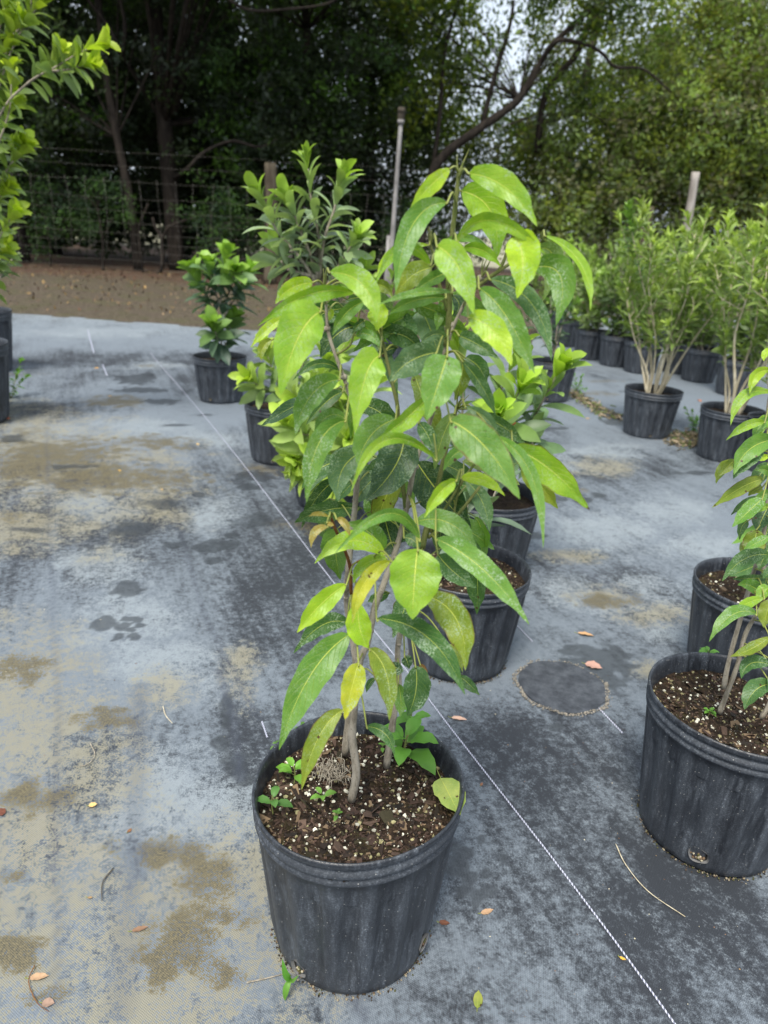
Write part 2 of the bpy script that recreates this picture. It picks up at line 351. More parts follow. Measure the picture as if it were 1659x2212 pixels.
def mat_fabric():
    m = M('woven_fabric', rough=.7); k = NB(m); p = k.pos()
    c3 = k.sep(k.attr('Col', 'Vector')); a3 = k.sep(k.attr('aux', 'Vector'))
    n1 = k.noise(p, 5, 6, .7); n2 = k.noise(p, 60, 5, .75); n3 = k.noise(p, 260, 3, .7)
    LA, LB = W2(990, 1600), W2(1440, 2200); ang = math.atan2(LB[1] - LA[1], LB[0] - LA[0])
    mp = k.nd('Mapping'); k.L(p, mp.inputs['Vector']); mp.inputs['Rotation'].default_value = (0, 0, -ang)
    s = k.sep(mp.outputs[0])
    wx = k.ma('SINE', k.ma('MULTIPLY', s[0], 2 * math.pi / .0052)); wy = k.ma('SINE', k.ma('MULTIPLY', s[1], 2 * math.pi / .0036))
    wv = k.ma('MULTIPLY', wx, wy)
    # streaks along the roll direction
    st = k.noise(k.map(mp.outputs[0], (.6, 9, 1)), 2.0, 5, .7)
    tone = k.ma('ADD', a3[2], k.ma('ADD', k.ma('MULTIPLY', k.ma('SUBTRACT', n1, .5), 1.0), k.ma('MULTIPLY', k.ma('SUBTRACT', st, .5), 1.25)))
    tone = k.ma('ADD', tone, k.ma('MULTIPLY', k.ma('SUBTRACT', n2, .5), 2.2), clamp=False)
    tone = k.ma('ADD', tone, k.ma('MULTIPLY', k.ma('SUBTRACT', n3, .5), 1.1))
    c = k.mix(k.ramp(tone, -.05, .95), (.023, .028, .036), (.165, .195, .225))
    n4 = k.noise(p, 17, 5, .7)
    br = k.ma('ADD', k.ma('MULTIPLY', k.ma('SUBTRACT', n2, .5), 2.6), k.ma('MULTIPLY', k.ma('SUBTRACT', n1, .5), 1.0))
    br = k.ma('ADD', br, k.ma('MULTIPLY', k.ma('SUBTRACT', n3, .5), 2.8)); br = k.ma('ADD', br, k.ma('MULTIPLY', k.ma('SUBTRACT', n4, .5), 1.6))
    pm = k.ramp(k.ma('ADD', c3[0], k.ma('MULTIPLY', br, .7)), .22, .95)
    c = k.mix(k.ma('MULTIPLY', pm, .65), c, (.29, .33, .35))
    tm = k.ma('MULTIPLY', k.ramp(c3[1], .03, .3), k.ramp(k.ma('ADD', c3[1], k.ma('MULTIPLY', br, 1.3)), .36, .8))
    c = k.mix(k.ma('MULTIPLY', tm, .7), c, (.265, .24, .155))
    bm = k.ma('MULTIPLY', k.ramp(c3[2], .03, .3), k.ramp(k.ma('ADD', c3[2], k.ma('MULTIPLY', br, 1.5)), .35, .75))
    c = k.mix(k.ma('MULTIPLY', bm, .8), c, k.mix(k.ramp(n3, .4, .6), (.045, .038, .016), (.15, .12, .055)))
    wm = k.ramp(k.ma('ADD', a3[0], k.ma('MULTIPLY', br, .4)), .25, .7)
    c = k.mix(k.ma('MULTIPLY', wm, .72), c, (.035, .04, .046))
    c = k.mix(k.ma('MULTIPLY', a3[1], .75), c, (.05, .06, .085))
    c = k.mix(k.ramp(wv, -.8, .4, .62, 0), c, k.mix(1, c, (.35, .37, .42), 'MULTIPLY'))
    k.L(c, k.b.inputs['Base Color'])
    k.L(k.ma('SUBTRACT', .72, k.ma('MULTIPLY', wm, .3)), k.b.inputs['Roughness'])
    k.bump(k.ma('ADD', k.ma('MULTIPLY', wv, .35), n2), .35, .002); return m
M_FAB = mat_fabric()
fabric = tag(mb.build('ground_fabric', M_FAB), kind='structure')

# stitched marker lines, dashed braid
def mat_braid():
    m = M('white_thread', rough=.7); k = NB(m); s = k.sep(k.attr('luv', 'Vector'))
    w_ = k.ma('SINE', k.ma('MULTIPLY', k.ma('ADD', s[1], k.ma('MULTIPLY', s[0], .003)), 2 * math.pi / .0075))
    fade = k.ramp(k.noise(k.pos(), 4, 4), .3, .55)
    c = k.mix(k.ramp(w_, -.5, .3), (.12, .13, .18), (.5, .52, .62))
    c = k.mix(k.ma('MULTIPLY', fade, .0), c, (.3, .3, .34))
    k.L(c, k.b.inputs['Base Color']); return m
M_BRAID = mat_braid()
def braid(pts, wd, name='marker_line'):
    P = [np.array([*W2(*p), .0]) for p in pts]; path = smooth_path(P, 30)
    d = np.gradient(path, axis=0)[:, :2]; d /= np.linalg.norm(d, axis=1)[:, None]; nrm = np.stack([-d[:, 1], d[:, 0], 0 * d[:, 0]], -1)
    s = np.concatenate([[0], np.cumsum(np.linalg.norm(np.diff(path, axis=0), axis=1))])
    path[:, 2] = np.array([Zf[np.abs(fy - q[1]).argmin(), np.abs(fx - q[0]).argmin()] for q in path]) + .0035
    m = MB(); v = []; uv = []
    for q, n_, t in zip(path, nrm, s):
        for u, dz in ((-1, -.002), (0, .0008), (1, -.002)): v.append(q + n_ * wd * u + np.array([0, 0, dz])); uv.append((u, t))
    m.add(v, [[i * 3 + j, i * 3 + j + 1, i * 3 + j + 4, i * 3 + j + 3] for i in range(len(path) - 1) for j in range(2)], uv=np.array(uv))
    o = m.build(name, M_BRAID, fabric); return o
braid([(325, 765), (440, 900), (590, 1090), (720, 1262), (850, 1420), (990, 1600), (1130, 1780), (1290, 1990), (1470, 2240)], .0017)
braid([(1105, 1345), (1150, 1392)], .0018); braid([(1292, 1535), (1345, 1590)], .002)
braid([(190, 715), (203, 765)], .005); braid([(222, 790), (232, 815)], .004); braid([(566, 1565), (578, 1600)], .002)
# round dark patch let into the fabric
def round_patch():
    c = at_z(1212, 1487, 0); m = MB(); n = 48; rr = .121
    z = float(Zf[np.abs(fy - c.y).argmin(), np.abs(fx - c.x).argmin()])
    v = [(c.x, c.y, z + .004)]; 
    for k in range(n):
        a = 2 * math.pi * k / n; r = rr * (1 + .02 * math.sin(3 * a + 1) + .012 * rng.normal())
        v.append((c.x + r * math.cos(a), c.y + r * math.sin(a), z + .004))
    m.add(v, [[0, 1 + k, 1 + (k + 1) % n] for k in range(n)])
    mt = M('patch_cloth', (.035, .042, .052), .65); k = NB(mt); cc = k.mix(k.ramp(k.noise(k.obj(), 30, 5, .7), .3, .75), (.022, .026, .034), (.075, .085, .1)); k.L(cc, k.b.inputs['Base Color'])
    m.build('round_patch', mt, fabric)
    cr = MB()                                          # crust of grit round the cut edge
    for k in range(900):
        a = rng.uniform(0, 2 * math.pi); r = rr * (1.0 + abs(rng.normal()) * .05) + .004 * math.sin(a * 7); s = rng.uniform(.0008, .0026)
        if 0.2 < a < 2.4 and rng.random() < .75: continue
        blob(cr, (c.x + r * math.cos(a), c.y + r * math.sin(a), z + .003), s, tuple(np.array((.34, .31, .26)) * rng.uniform(.4, 1.1)), 0)
    o = cr.build('grit', M_CHIP, fabric); o['kind'] = 'stuff'
ICO_V = []
def _ico():
    t = (1 + 5 ** .5) / 2
    v = np.array([(-1, t, 0), (1, t, 0), (-1, -t, 0), (1, -t, 0), (0, -1, t), (0, 1, t), (0, -1, -t), (0, 1, -t), (t, 0, -1), (t, 0, 1), (-t, 0, -1), (-t, 0, 1)]) / 1.9
    f = [(0, 11, 5), (0, 5, 1), (0, 1, 7), (0, 7, 10), (0, 10, 11), (1, 5, 9), (5, 11, 4), (11, 10, 2), (10, 7, 6), (7, 1, 8), (3, 9, 4), (3, 4, 2), (3, 2, 6), (3, 6, 8), (3, 8, 9), (4, 9, 5), (2, 4, 11), (6, 2, 10), (8, 6, 7), (9, 8, 1)]
    return v, f
IV, IF = _ico()
def blob(m, c, s, col, jit=.25, sq=(1, 1, 1)):
    v = IV * (1 + jit * rng.normal(size=(12, 1))) * s * np.array(sq)
    m.add(v + np.array(c), IF, Col=col)
def chip(m, c, L, Wd, T, col):
    a = rng.uniform(0, 2 * math.pi); tx, ty = rng.normal(size=2) * .35
    v = np.array([(x * L / 2 * (1 + .3 * rng.normal()), y * Wd / 2 * (1 + .3 * rng.normal()), z * T / 2) for z in (-1, 1) for x, y in ((-1, -1), (1, -.7), (.9, 1), (-.8, .8))])
    Rm = np.array(Matrix.Rotation(a, 3, 'Z') @ Matrix.Rotation(tx, 3, 'X') @ Matrix.Rotation(ty, 3, 'Y'))
    m.add(v @ Rm.T + np.array(c), [[0, 3, 2, 1], [4, 5, 6, 7], [0, 1, 5, 4], [1, 2, 6, 5], [2, 3, 7, 6], [3, 0, 4, 7]], Col=col)
round_patch()

# ------------------------------------------------------------------ POTS
def pot_base(root, c, r=.1775, h=.30, detail=2, soil_dz=.035, squash=None, rot=0., holes=(), soilcol=1., nper=0):
    """pot, soil as parts of root. c = ground centre"""
    cx, cy = c; seg = 204 if detail >= 2 else 136
    rb = r * .80; prof = [(rb * .93, .000), (rb * .99, .006), (rb, .02)]
    for t in np.linspace(.1, 1, 10): prof.append((rb + (r * .955 - rb) * t, .02 + (h * .845 - .02) * t))
    nb = len(prof)
    prof += [(r * .985, h * .853), (r * .992, h * .87), (r * .968, h * .88), (r * .968, h * .895), (r * 1.0, h * .905), (r * 1.0, h * .925), (r * .975, h * .935), (r * .975, h * .955), (r * 1.003, h * .965), (r * 1.008, h * .985), (r * 1.0, h), (r * .985, h * .998), (r * .97, h * .985), (r * .955, h * .94), (r * .94, h * .86), (r * .92, h * .7)]
    prof = np.array(prof); a = np.linspace(0, 2 * np.pi, seg, endpoint=False) + rot
    rr = prof[:, 0][:, None] * np.ones(seg)[None]
    zt = prof[:, 1] / h
    flute = .0042 * (r / .18) * np.sign(np.sin(a * 17)) * np.abs(np.sin(a * 17)) ** .6
    rr[2:nb] += flute[None] * np.clip(np.minimum(zt[2:nb] * 8, (0.86 - zt[2:nb]) * 14), 0, 1)[:, None]
    if squash is not None: rr *= 1 + squash(a - rot)[None] * (zt[:, None] ** 1.5)
    v = np.stack([cx + rr * np.cos(a)[None], cy + rr * np.sin(a)[None], .008 + prof[:, 1][:, None] * np.ones(seg)[None]], -1)
    m = MB(); n = len(prof)
    au = np.zeros((n, seg, 3)); au[nb:nb + 9, :, 0] = .55; au[nb:nb + 9:2, :, 0] = 1.3; au[:4, :, 0] = .5; au[4:nb, :, 0] = (.42 * (np.sin(a * 17) > .35) + .25 * np.clip(fbm(a * 3, a * 0, 1, 4), 0, 1))[None]
    f = [[i * seg + j, i * seg + (j + 1) % seg, (i + 1) * seg + (j + 1) % seg, (i + 1) * seg + j] for i in range(n - 1) for j in range(seg)]
    f.append(list(range(seg))[::-1]); m.add(v.reshape(-1, 3), f, aux=au.reshape(-1, 3))
    pot = m.build('pot', M_POT, root)
    # soil
    ms = MB(); nr = 26 if detail >= 2 else 8; zs = h - soil_dz
    rin = r * .945 * (1 if squash is None else 1)
    vs = [(cx, cy, zs)]
    for i in range(1, nr + 1):
        for j in range(seg):
            q = rin * i / nr; 
            if squash is not None: q *= 1 + float(squash(np.array([a[j] - rot]))[0]) * .9 * i / nr
            vs.append((cx + q * math.cos(a[j]), cy + q * math.sin(a[j]), 0))
    vs = np.array(vs); vs[:, 2] = zs + .016 * (fbm(vs[:, 0], vs[:, 1], 22, 5) - .5) * (r / .18) + (.007 * (fbm(vs[:, 0], vs[:, 1], 120, 8, 2) - .5) if detail >= 2 else 0)
    fs = [[0, 1 + j, 1 + (j + 1) % seg] for j in range(seg)] + [[1 + i * seg + j, 1 + (i + 1) * seg + j, 1 + (i + 1) * seg + (j + 1) % seg, 1 + i * seg + (j + 1) % seg] for i in range(nr - 1) for j in range(seg)]
    ms.add(vs, fs); soil = ms.build('potting_soil', M_SOIL, root)
    def soil_z(x, y): return zs + .016 * (float(fbm(np.array([x]), np.array([y]), 22, 5)[0]) - .5)
    if nper:
        pm = MB(); cm = MB()
        def rp():
            q = rin * .98 * math.sqrt(rng.random()); t = rng.uniform(0, 2 * math.pi)
            if squash is not None: q *= 1 + float(squash(np.array([t - rot]))[0]) * .85
            return cx + q * math.cos(t), cy + q * math.sin(t)
        for k in range(nper):
            x, y = rp(); s = .0007 + .0032 * rng.random() ** 3.2
            col = np.array((.72, .70, .58)) * rng.uniform(.6, 1.1) if rng.random() < .55 else np.array((.36, .33, .17)) * rng.uniform(.6, 1)
            blob(pm, (x, y, soil_z(x, y) + s * .1), s, col, .3)
        for k in range(int(nper * 2.2)):
            x, y = rp(); L = rng.uniform(.002, .008) if rng.random() < .94 else rng.uniform(.012, .024)
            col = np.array(random.choice([(.05, .03, .022), (.075, .045, .033), (.03, .02, .015), (.09, .058, .042), (.015, .011, .008), (.035, .03, .015), (.18, .125, .075)])) * rng.uniform(.6, 1.2)
            chip(cm, (x, y, soil_z(x, y) + .001), L, L * rng.uniform(.25, .8), .0015, col)
        q = pm.build('perlite', M_CHIP, soil, smooth=False); q['kind'] = 'stuff'
        q = cm.build('bark_chips', M_CHIP, soil, smooth=False); q['kind'] = 'stuff'
    if detail >= 2:
        gm = MB()
        for q in range(420):
            t = rng.uniform(0, 2 * math.pi); qq = r * .775 * (1 + abs(rng.normal()) * .05); sz = rng.uniform(.0006, .0022)
            blob(gm, (cx + qq * math.cos(t), cy + qq * math.sin(t), .010), sz, np.array(random.choice([(.05, .035, .02), (.12, .08, .05), (.03, .025, .02), (.28, .24, .17), (.08, .08, .03)])))
        qo = gm.build('grit', M_CHIP, root, smooth=False); qo['kind'] = 'stuff'
    for (ang, zz, sw) in holes:                        # drain hole: dark recess with pale worn lip and roots
        mh = MB(); k = 20; rad = r * .80 + (r * .955 - r * .80) * (zz / (h * .845))
        ring = []
        for ri, off in ((1.0, .0012), (.86, -.004), (.0, -.014)):
            for j in range(k):
                t = 2 * math.pi * j / k; du = sw * ri * math.cos(t) * (1 + .12 * math.sin(2 * t + ang)); dz = sw * .8 * ri * math.sin(t) * (1 + .1 * math.cos(3 * t))
                aa = ang + du / rad; ring.append((cx + (rad + off + .003) * math.cos(aa), cy + (rad + off + .003) * math.sin(aa), .008 + zz + dz))
        ff = [[i * k + j, i * k + (j + 1) % k, (i + 1) * k + (j + 1) % k, (i + 1) * k + j] for i in range(2) for j in range(k)]
        mh.add(ring, ff[:k], 1, Col=(.14, .14, .14)); mh.add(ring, ff[k:], 0)
        for q in range(26):
            aa = ang + rng.normal() * sw * .3 / rad; zz2 = zz - sw * .25 + rng.normal() * sw * .25
            blob(mh, (cx + (rad + .0015) * math.cos(aa), cy + (rad + .0015) * math.sin(aa), .008 + zz2), sw * rng.uniform(.06, .17), random.choice([(.4, .36, .26), (.15, .1, .06), (.09, .09, .03), (.05, .03, .02)]))
            mh.mi[-20:] = [1] * 20
        mh.build('drain_hole', [M_HOLE, M_CHIP], pot)
    return pot, soil, soil_z

# ------------------------------------------------------------------ LEAVES
def wprof(t, kind):
    if kind == 'ov': w_ = np.sin(np.pi * np.clip(t, 0, 1) ** .82) ** .68 * (1 - .1 * t)          # broad elliptic
    elif kind == 'ob': w_ = np.sin(np.pi * np.clip(t, 0, 1) ** 1.35) ** .6                                        # obovate
    elif kind == 'na': w_ = np.sin(np.pi * t ** .9) ** .8
    else: w_ = np.sin(np.pi * np.clip(t, 0, 1) ** .86) ** .75                                        # lanceolate
    if kind in ('ov', 'la'):
        s = np.clip((t - .8) / .2, 0, 1); w_ = w_ * (1 - .36 * np.sin(np.pi * s))
    return w_ / max(w_.max(), 1e-6)
def leaf_geo(mb, b, m, e, W, kind='la', roll=0., fold=.22, nt_=18, nu=4, col=(.1, .2, .03), spot=0., dust=.4, up=None, wave=.075, mi=0, curl=0.):
    b, m, e = [np.array(q, float) for q in (b, m, e)]
    if nt_ > 12:
        sd_ = np.cross(e - b, np.array(O) - m); sd_ /= np.linalg.norm(sd_) + 1e-9; m = m + sd_ * np.linalg.norm(e - b) * rng.normal() * .03
    c = 2 * m - .5 * (b + e); t = np.linspace(0, 1, nt_)[:, None]
    P = (1 - t) ** 2 * b + 2 * t * (1 - t) * c + t * t * e
    T = 2 * (1 - t) * (c - b) + 2 * t * (e - c); T /= np.linalg.norm(T, axis=1)[:, None] + 1e-9
    tocam = (np.array(O) - P); tocam /= np.linalg.norm(tocam, axis=1)[:, None]
    if up is not None: tocam = tocam * 0 + np.array(up, float)
    Lt = np.cross(T, tocam); Lt /= np.linalg.norm(Lt, axis=1)[:, None] + 1e-9
    N = np.cross(Lt, T)
    if roll:
        Lt, N = Lt * math.cos(roll) + N * math.sin(roll), N * math.cos(roll) - Lt * math.sin(roll)
    wt = wprof(np.linspace(0, 1, nt_) ** (1 if nt_ < 12 else rng.uniform(.85, 1.18)), kind) * W / 2; asy = rng.normal() * .06
    u = np.linspace(-1, 1, 2 * nu + 1); ph = rng.uniform(0, 6.3, 2); L = np.linalg.norm(e - b)
    v = []; uv = []
    for i in range(nt_):
        tt = i / (nt_ - 1)
        for x in u:
            ax_ = abs(x)
            h = wt[i] * (math.sin(fold) * ax_ - .28 * curl * ax_ ** 2) + wave * wt[i] * ax_ ** 1.5 * math.sin(tt * 17 + ph[0 if x > 0 else 1]) * 1.6
            wob = 1 + .035 * math.sin(tt * 29 + ph[1] * (1 if x > 0 else 2)) * (ax_ > .9)
            v.append(P[i] + Lt[i] * x * wt[i] * math.cos(fold) * wob * (1 + asy * (1 if x > 0 else -1)) + N[i] * h); uv.append((x, tt))
    k = len(u)
    f = [[i * k + j, i * k + j + 1, (i + 1) * k + j + 1, (i + 1) * k + j] for i in range(nt_ - 1) for j in range(k - 1)]
    mb.add(v, f, mi, Col=col, uv=np.array(uv), aux=(spot, dust, 0))

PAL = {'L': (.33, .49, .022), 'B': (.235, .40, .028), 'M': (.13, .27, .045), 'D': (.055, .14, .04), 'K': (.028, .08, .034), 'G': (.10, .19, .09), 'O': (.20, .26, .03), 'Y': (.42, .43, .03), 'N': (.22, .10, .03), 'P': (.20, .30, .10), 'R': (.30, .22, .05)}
def leaf_obj(root, stems, conv, Yp, spec, name='leaf', sp=None):
    bx_, by_, mx_, my_, tx, ty, wpx, ck, lay = spec[:9]
    o = dict(spec[9]) if len(spec) > 9 else {}
    sc = conv[2]
    pb, pm, pt = [(conv[0] + x * sc, conv[1] + y * sc) for x, y in ((bx_, by_), (mx_, my_), (tx, ty))]
    Lw = math.dist(pb, pm) + math.dist(pm, pt); mp_ = mpp(at_y(*pb, Yp)); Lr = Lw * mp_
    tilt = o.get('t', .38)
    Yb = Yp - lay * .022
    B = at_y(*pb, Yb); Mm = at_y(*pm, Yb - tilt * .45 * Lr); E = at_y(*pt, Yb - tilt * Lr)
    W = wpx * sc * mpp(Mm)
    roll = o.get('r', rng.uniform(-.3, .3)); W = W / max(math.cos(roll), .45)
    base = np.array(PAL[ck]) * rng.uniform(.9, 1.1)
    m = MB()
    leaf_geo(m, B, Mm, E, W * 1.04, kind=o.get('k', 'ov' if wpx * sc / Lw > .36 else 'la'), roll=roll, fold=o.get('f', rng.uniform(.2, .5)), col=base, spot=o.get('s', rng.choice([0, 0, .12, .2])), dust=o.get('d', rng.uniform(.2, .7)), curl=rng.uniform(0, .5))
    if stems is not None and not o.get('np'):
        q = np.array(B); D = np.linalg.norm((stems - q) * np.array([1, .6, 1]), axis=1); j = D.argmin()
        d = D[j]
        if d < .16:
            s = stems[j]; mid = (q + s) / 2 + np.array([0, 0, min(.012, d * .25)])
            inn = q + (np.array(Mm) - q) * .05
            tube(m, smooth_path([s, mid, q, inn], 5), .0014, .001, 6, 1)
    ob = m.build(name, [M_HERO, M_PET], root)
    if o.get('lab'): ob['label'] = o['lab']
    return ob

CA = (540, 324, .4557); CB = (540, 810, .4557); CC = (540, 1242, .3906); CR = (1296, 972, .4638); CQ = (1026, 378, .3815); CD_ = (0, 0, 1)
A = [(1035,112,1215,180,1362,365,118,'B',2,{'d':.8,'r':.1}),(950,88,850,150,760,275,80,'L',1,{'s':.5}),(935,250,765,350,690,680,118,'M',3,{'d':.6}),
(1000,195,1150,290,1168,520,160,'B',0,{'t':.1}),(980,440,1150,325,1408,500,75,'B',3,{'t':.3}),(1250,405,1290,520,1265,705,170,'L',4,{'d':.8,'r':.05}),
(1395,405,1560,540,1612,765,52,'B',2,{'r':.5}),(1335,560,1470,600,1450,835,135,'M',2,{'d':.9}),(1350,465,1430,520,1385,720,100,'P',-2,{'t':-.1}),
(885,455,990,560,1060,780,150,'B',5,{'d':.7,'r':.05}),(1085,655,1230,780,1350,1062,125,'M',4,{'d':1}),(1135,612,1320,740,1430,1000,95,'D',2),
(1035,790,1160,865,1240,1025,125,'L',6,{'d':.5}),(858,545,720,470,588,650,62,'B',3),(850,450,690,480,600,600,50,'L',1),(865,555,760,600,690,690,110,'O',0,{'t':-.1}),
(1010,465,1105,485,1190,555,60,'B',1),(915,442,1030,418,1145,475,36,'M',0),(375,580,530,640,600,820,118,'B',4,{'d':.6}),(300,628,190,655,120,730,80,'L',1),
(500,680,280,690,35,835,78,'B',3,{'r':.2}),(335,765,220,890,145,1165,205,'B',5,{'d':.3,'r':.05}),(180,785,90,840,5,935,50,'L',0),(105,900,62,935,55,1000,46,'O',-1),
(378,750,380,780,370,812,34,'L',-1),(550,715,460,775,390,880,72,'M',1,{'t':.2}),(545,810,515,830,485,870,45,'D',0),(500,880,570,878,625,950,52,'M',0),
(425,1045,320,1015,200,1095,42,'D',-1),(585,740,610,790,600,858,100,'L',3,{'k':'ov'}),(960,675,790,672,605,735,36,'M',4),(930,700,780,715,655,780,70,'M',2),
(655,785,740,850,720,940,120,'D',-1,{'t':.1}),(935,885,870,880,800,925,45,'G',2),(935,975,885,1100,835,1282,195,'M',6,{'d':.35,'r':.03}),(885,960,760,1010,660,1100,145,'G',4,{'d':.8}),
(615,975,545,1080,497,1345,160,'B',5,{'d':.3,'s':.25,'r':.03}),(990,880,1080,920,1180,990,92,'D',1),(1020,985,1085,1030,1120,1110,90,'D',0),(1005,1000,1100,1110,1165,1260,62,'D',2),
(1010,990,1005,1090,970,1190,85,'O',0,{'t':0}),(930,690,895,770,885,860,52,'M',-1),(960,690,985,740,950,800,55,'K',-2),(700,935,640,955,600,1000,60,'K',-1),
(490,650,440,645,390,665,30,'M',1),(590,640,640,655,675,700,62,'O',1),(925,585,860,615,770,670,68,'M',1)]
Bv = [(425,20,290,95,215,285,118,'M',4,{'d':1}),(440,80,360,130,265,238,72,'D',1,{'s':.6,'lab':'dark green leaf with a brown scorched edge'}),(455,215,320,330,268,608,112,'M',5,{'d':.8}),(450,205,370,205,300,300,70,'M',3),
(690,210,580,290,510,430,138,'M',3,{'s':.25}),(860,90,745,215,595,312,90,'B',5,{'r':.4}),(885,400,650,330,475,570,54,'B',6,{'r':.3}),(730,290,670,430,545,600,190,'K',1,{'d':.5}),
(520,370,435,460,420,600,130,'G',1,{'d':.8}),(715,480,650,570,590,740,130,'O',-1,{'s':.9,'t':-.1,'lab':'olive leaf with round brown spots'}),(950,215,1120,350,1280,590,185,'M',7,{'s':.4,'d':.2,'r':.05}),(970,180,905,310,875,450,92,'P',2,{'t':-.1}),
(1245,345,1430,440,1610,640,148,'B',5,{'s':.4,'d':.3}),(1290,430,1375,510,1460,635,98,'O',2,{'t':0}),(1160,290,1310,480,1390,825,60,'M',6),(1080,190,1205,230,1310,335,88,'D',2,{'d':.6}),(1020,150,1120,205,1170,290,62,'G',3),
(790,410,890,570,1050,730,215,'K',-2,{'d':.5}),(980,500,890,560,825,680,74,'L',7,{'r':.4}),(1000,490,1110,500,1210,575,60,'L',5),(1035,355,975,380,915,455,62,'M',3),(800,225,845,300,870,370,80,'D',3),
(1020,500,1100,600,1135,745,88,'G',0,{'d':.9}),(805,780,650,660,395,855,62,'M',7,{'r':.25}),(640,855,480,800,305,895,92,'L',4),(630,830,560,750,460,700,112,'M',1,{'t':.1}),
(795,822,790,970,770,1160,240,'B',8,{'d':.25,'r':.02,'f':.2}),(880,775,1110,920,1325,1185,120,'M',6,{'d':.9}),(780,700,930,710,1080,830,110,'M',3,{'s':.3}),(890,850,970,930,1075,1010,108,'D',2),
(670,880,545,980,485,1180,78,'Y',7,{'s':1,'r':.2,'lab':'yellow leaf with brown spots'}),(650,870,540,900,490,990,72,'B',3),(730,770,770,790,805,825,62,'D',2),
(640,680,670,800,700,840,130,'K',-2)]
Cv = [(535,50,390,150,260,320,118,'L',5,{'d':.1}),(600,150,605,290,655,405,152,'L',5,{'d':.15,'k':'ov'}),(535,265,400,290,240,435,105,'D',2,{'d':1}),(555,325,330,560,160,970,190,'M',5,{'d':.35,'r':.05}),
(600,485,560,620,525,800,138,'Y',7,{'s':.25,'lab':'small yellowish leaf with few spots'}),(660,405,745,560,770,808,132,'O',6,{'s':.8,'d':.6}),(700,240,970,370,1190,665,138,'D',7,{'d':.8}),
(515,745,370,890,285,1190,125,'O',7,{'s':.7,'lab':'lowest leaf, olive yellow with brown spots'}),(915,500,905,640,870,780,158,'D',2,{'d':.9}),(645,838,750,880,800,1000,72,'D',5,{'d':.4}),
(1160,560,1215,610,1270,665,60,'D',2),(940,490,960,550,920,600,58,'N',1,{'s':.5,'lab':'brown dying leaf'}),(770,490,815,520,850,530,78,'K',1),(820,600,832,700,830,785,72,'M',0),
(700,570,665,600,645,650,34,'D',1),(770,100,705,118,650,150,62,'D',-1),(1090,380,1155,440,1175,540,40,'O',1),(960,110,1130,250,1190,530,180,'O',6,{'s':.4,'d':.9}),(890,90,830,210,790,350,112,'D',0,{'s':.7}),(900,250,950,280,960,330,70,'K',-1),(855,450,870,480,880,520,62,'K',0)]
Nv = [(370,720,310,745,290,820,40,'R',6),(375,672,322,656,278,672,22,'R',6),(410,682,448,705,475,770,38,'R',6),(365,700,380,706,400,712,22,'R',6)]

# ------------------------------------------------------------------ main potted sapling
pc = at_z(776, 1680, .334); SZ = .298; PX, PY = pc.x, pc.y
def sqz(a): return .035 * np.cos(2 * (a - .9)) + .018 * np.cos(3 * a + .6)
main = thing('potted_sapling', 'large leafy green sapling in the black ribbed nursery pot at the front centre', 'potted plant', (PX, PY, 0))
pot, soil, soil_z = pot_base(main, (PX, PY), r=.169, h=.326, squash=sqz, nper=1000, holes=((R(236), .035, .017), (R(331), .05, .016)))
YP = PY
def pl(conv, pts, Y=YP): return [np.array(at_y(conv[0] + x * conv[2], conv[1] + y * conv[2], Y if len(q) < 1 else Y + q[0])) for x, y, *q in pts]
def pxs(pts, Y): return [np.array(at_y(x, y, Y + (q[0] if q else 0))) for x, y, *q in pts]
def cv(c, *p): return [(c[0] + x * c[2], c[1] + y * c[2], *q) for x, y, *q in p]
def soilpt(px, py):
    p = at_z(px, py, SZ); return p
s1b = at_z(759, 1727, SZ).y - YP; s2b = at_z(745, 1629, SZ).y - YP; s3b = at_z(835, 1655, SZ).y - YP
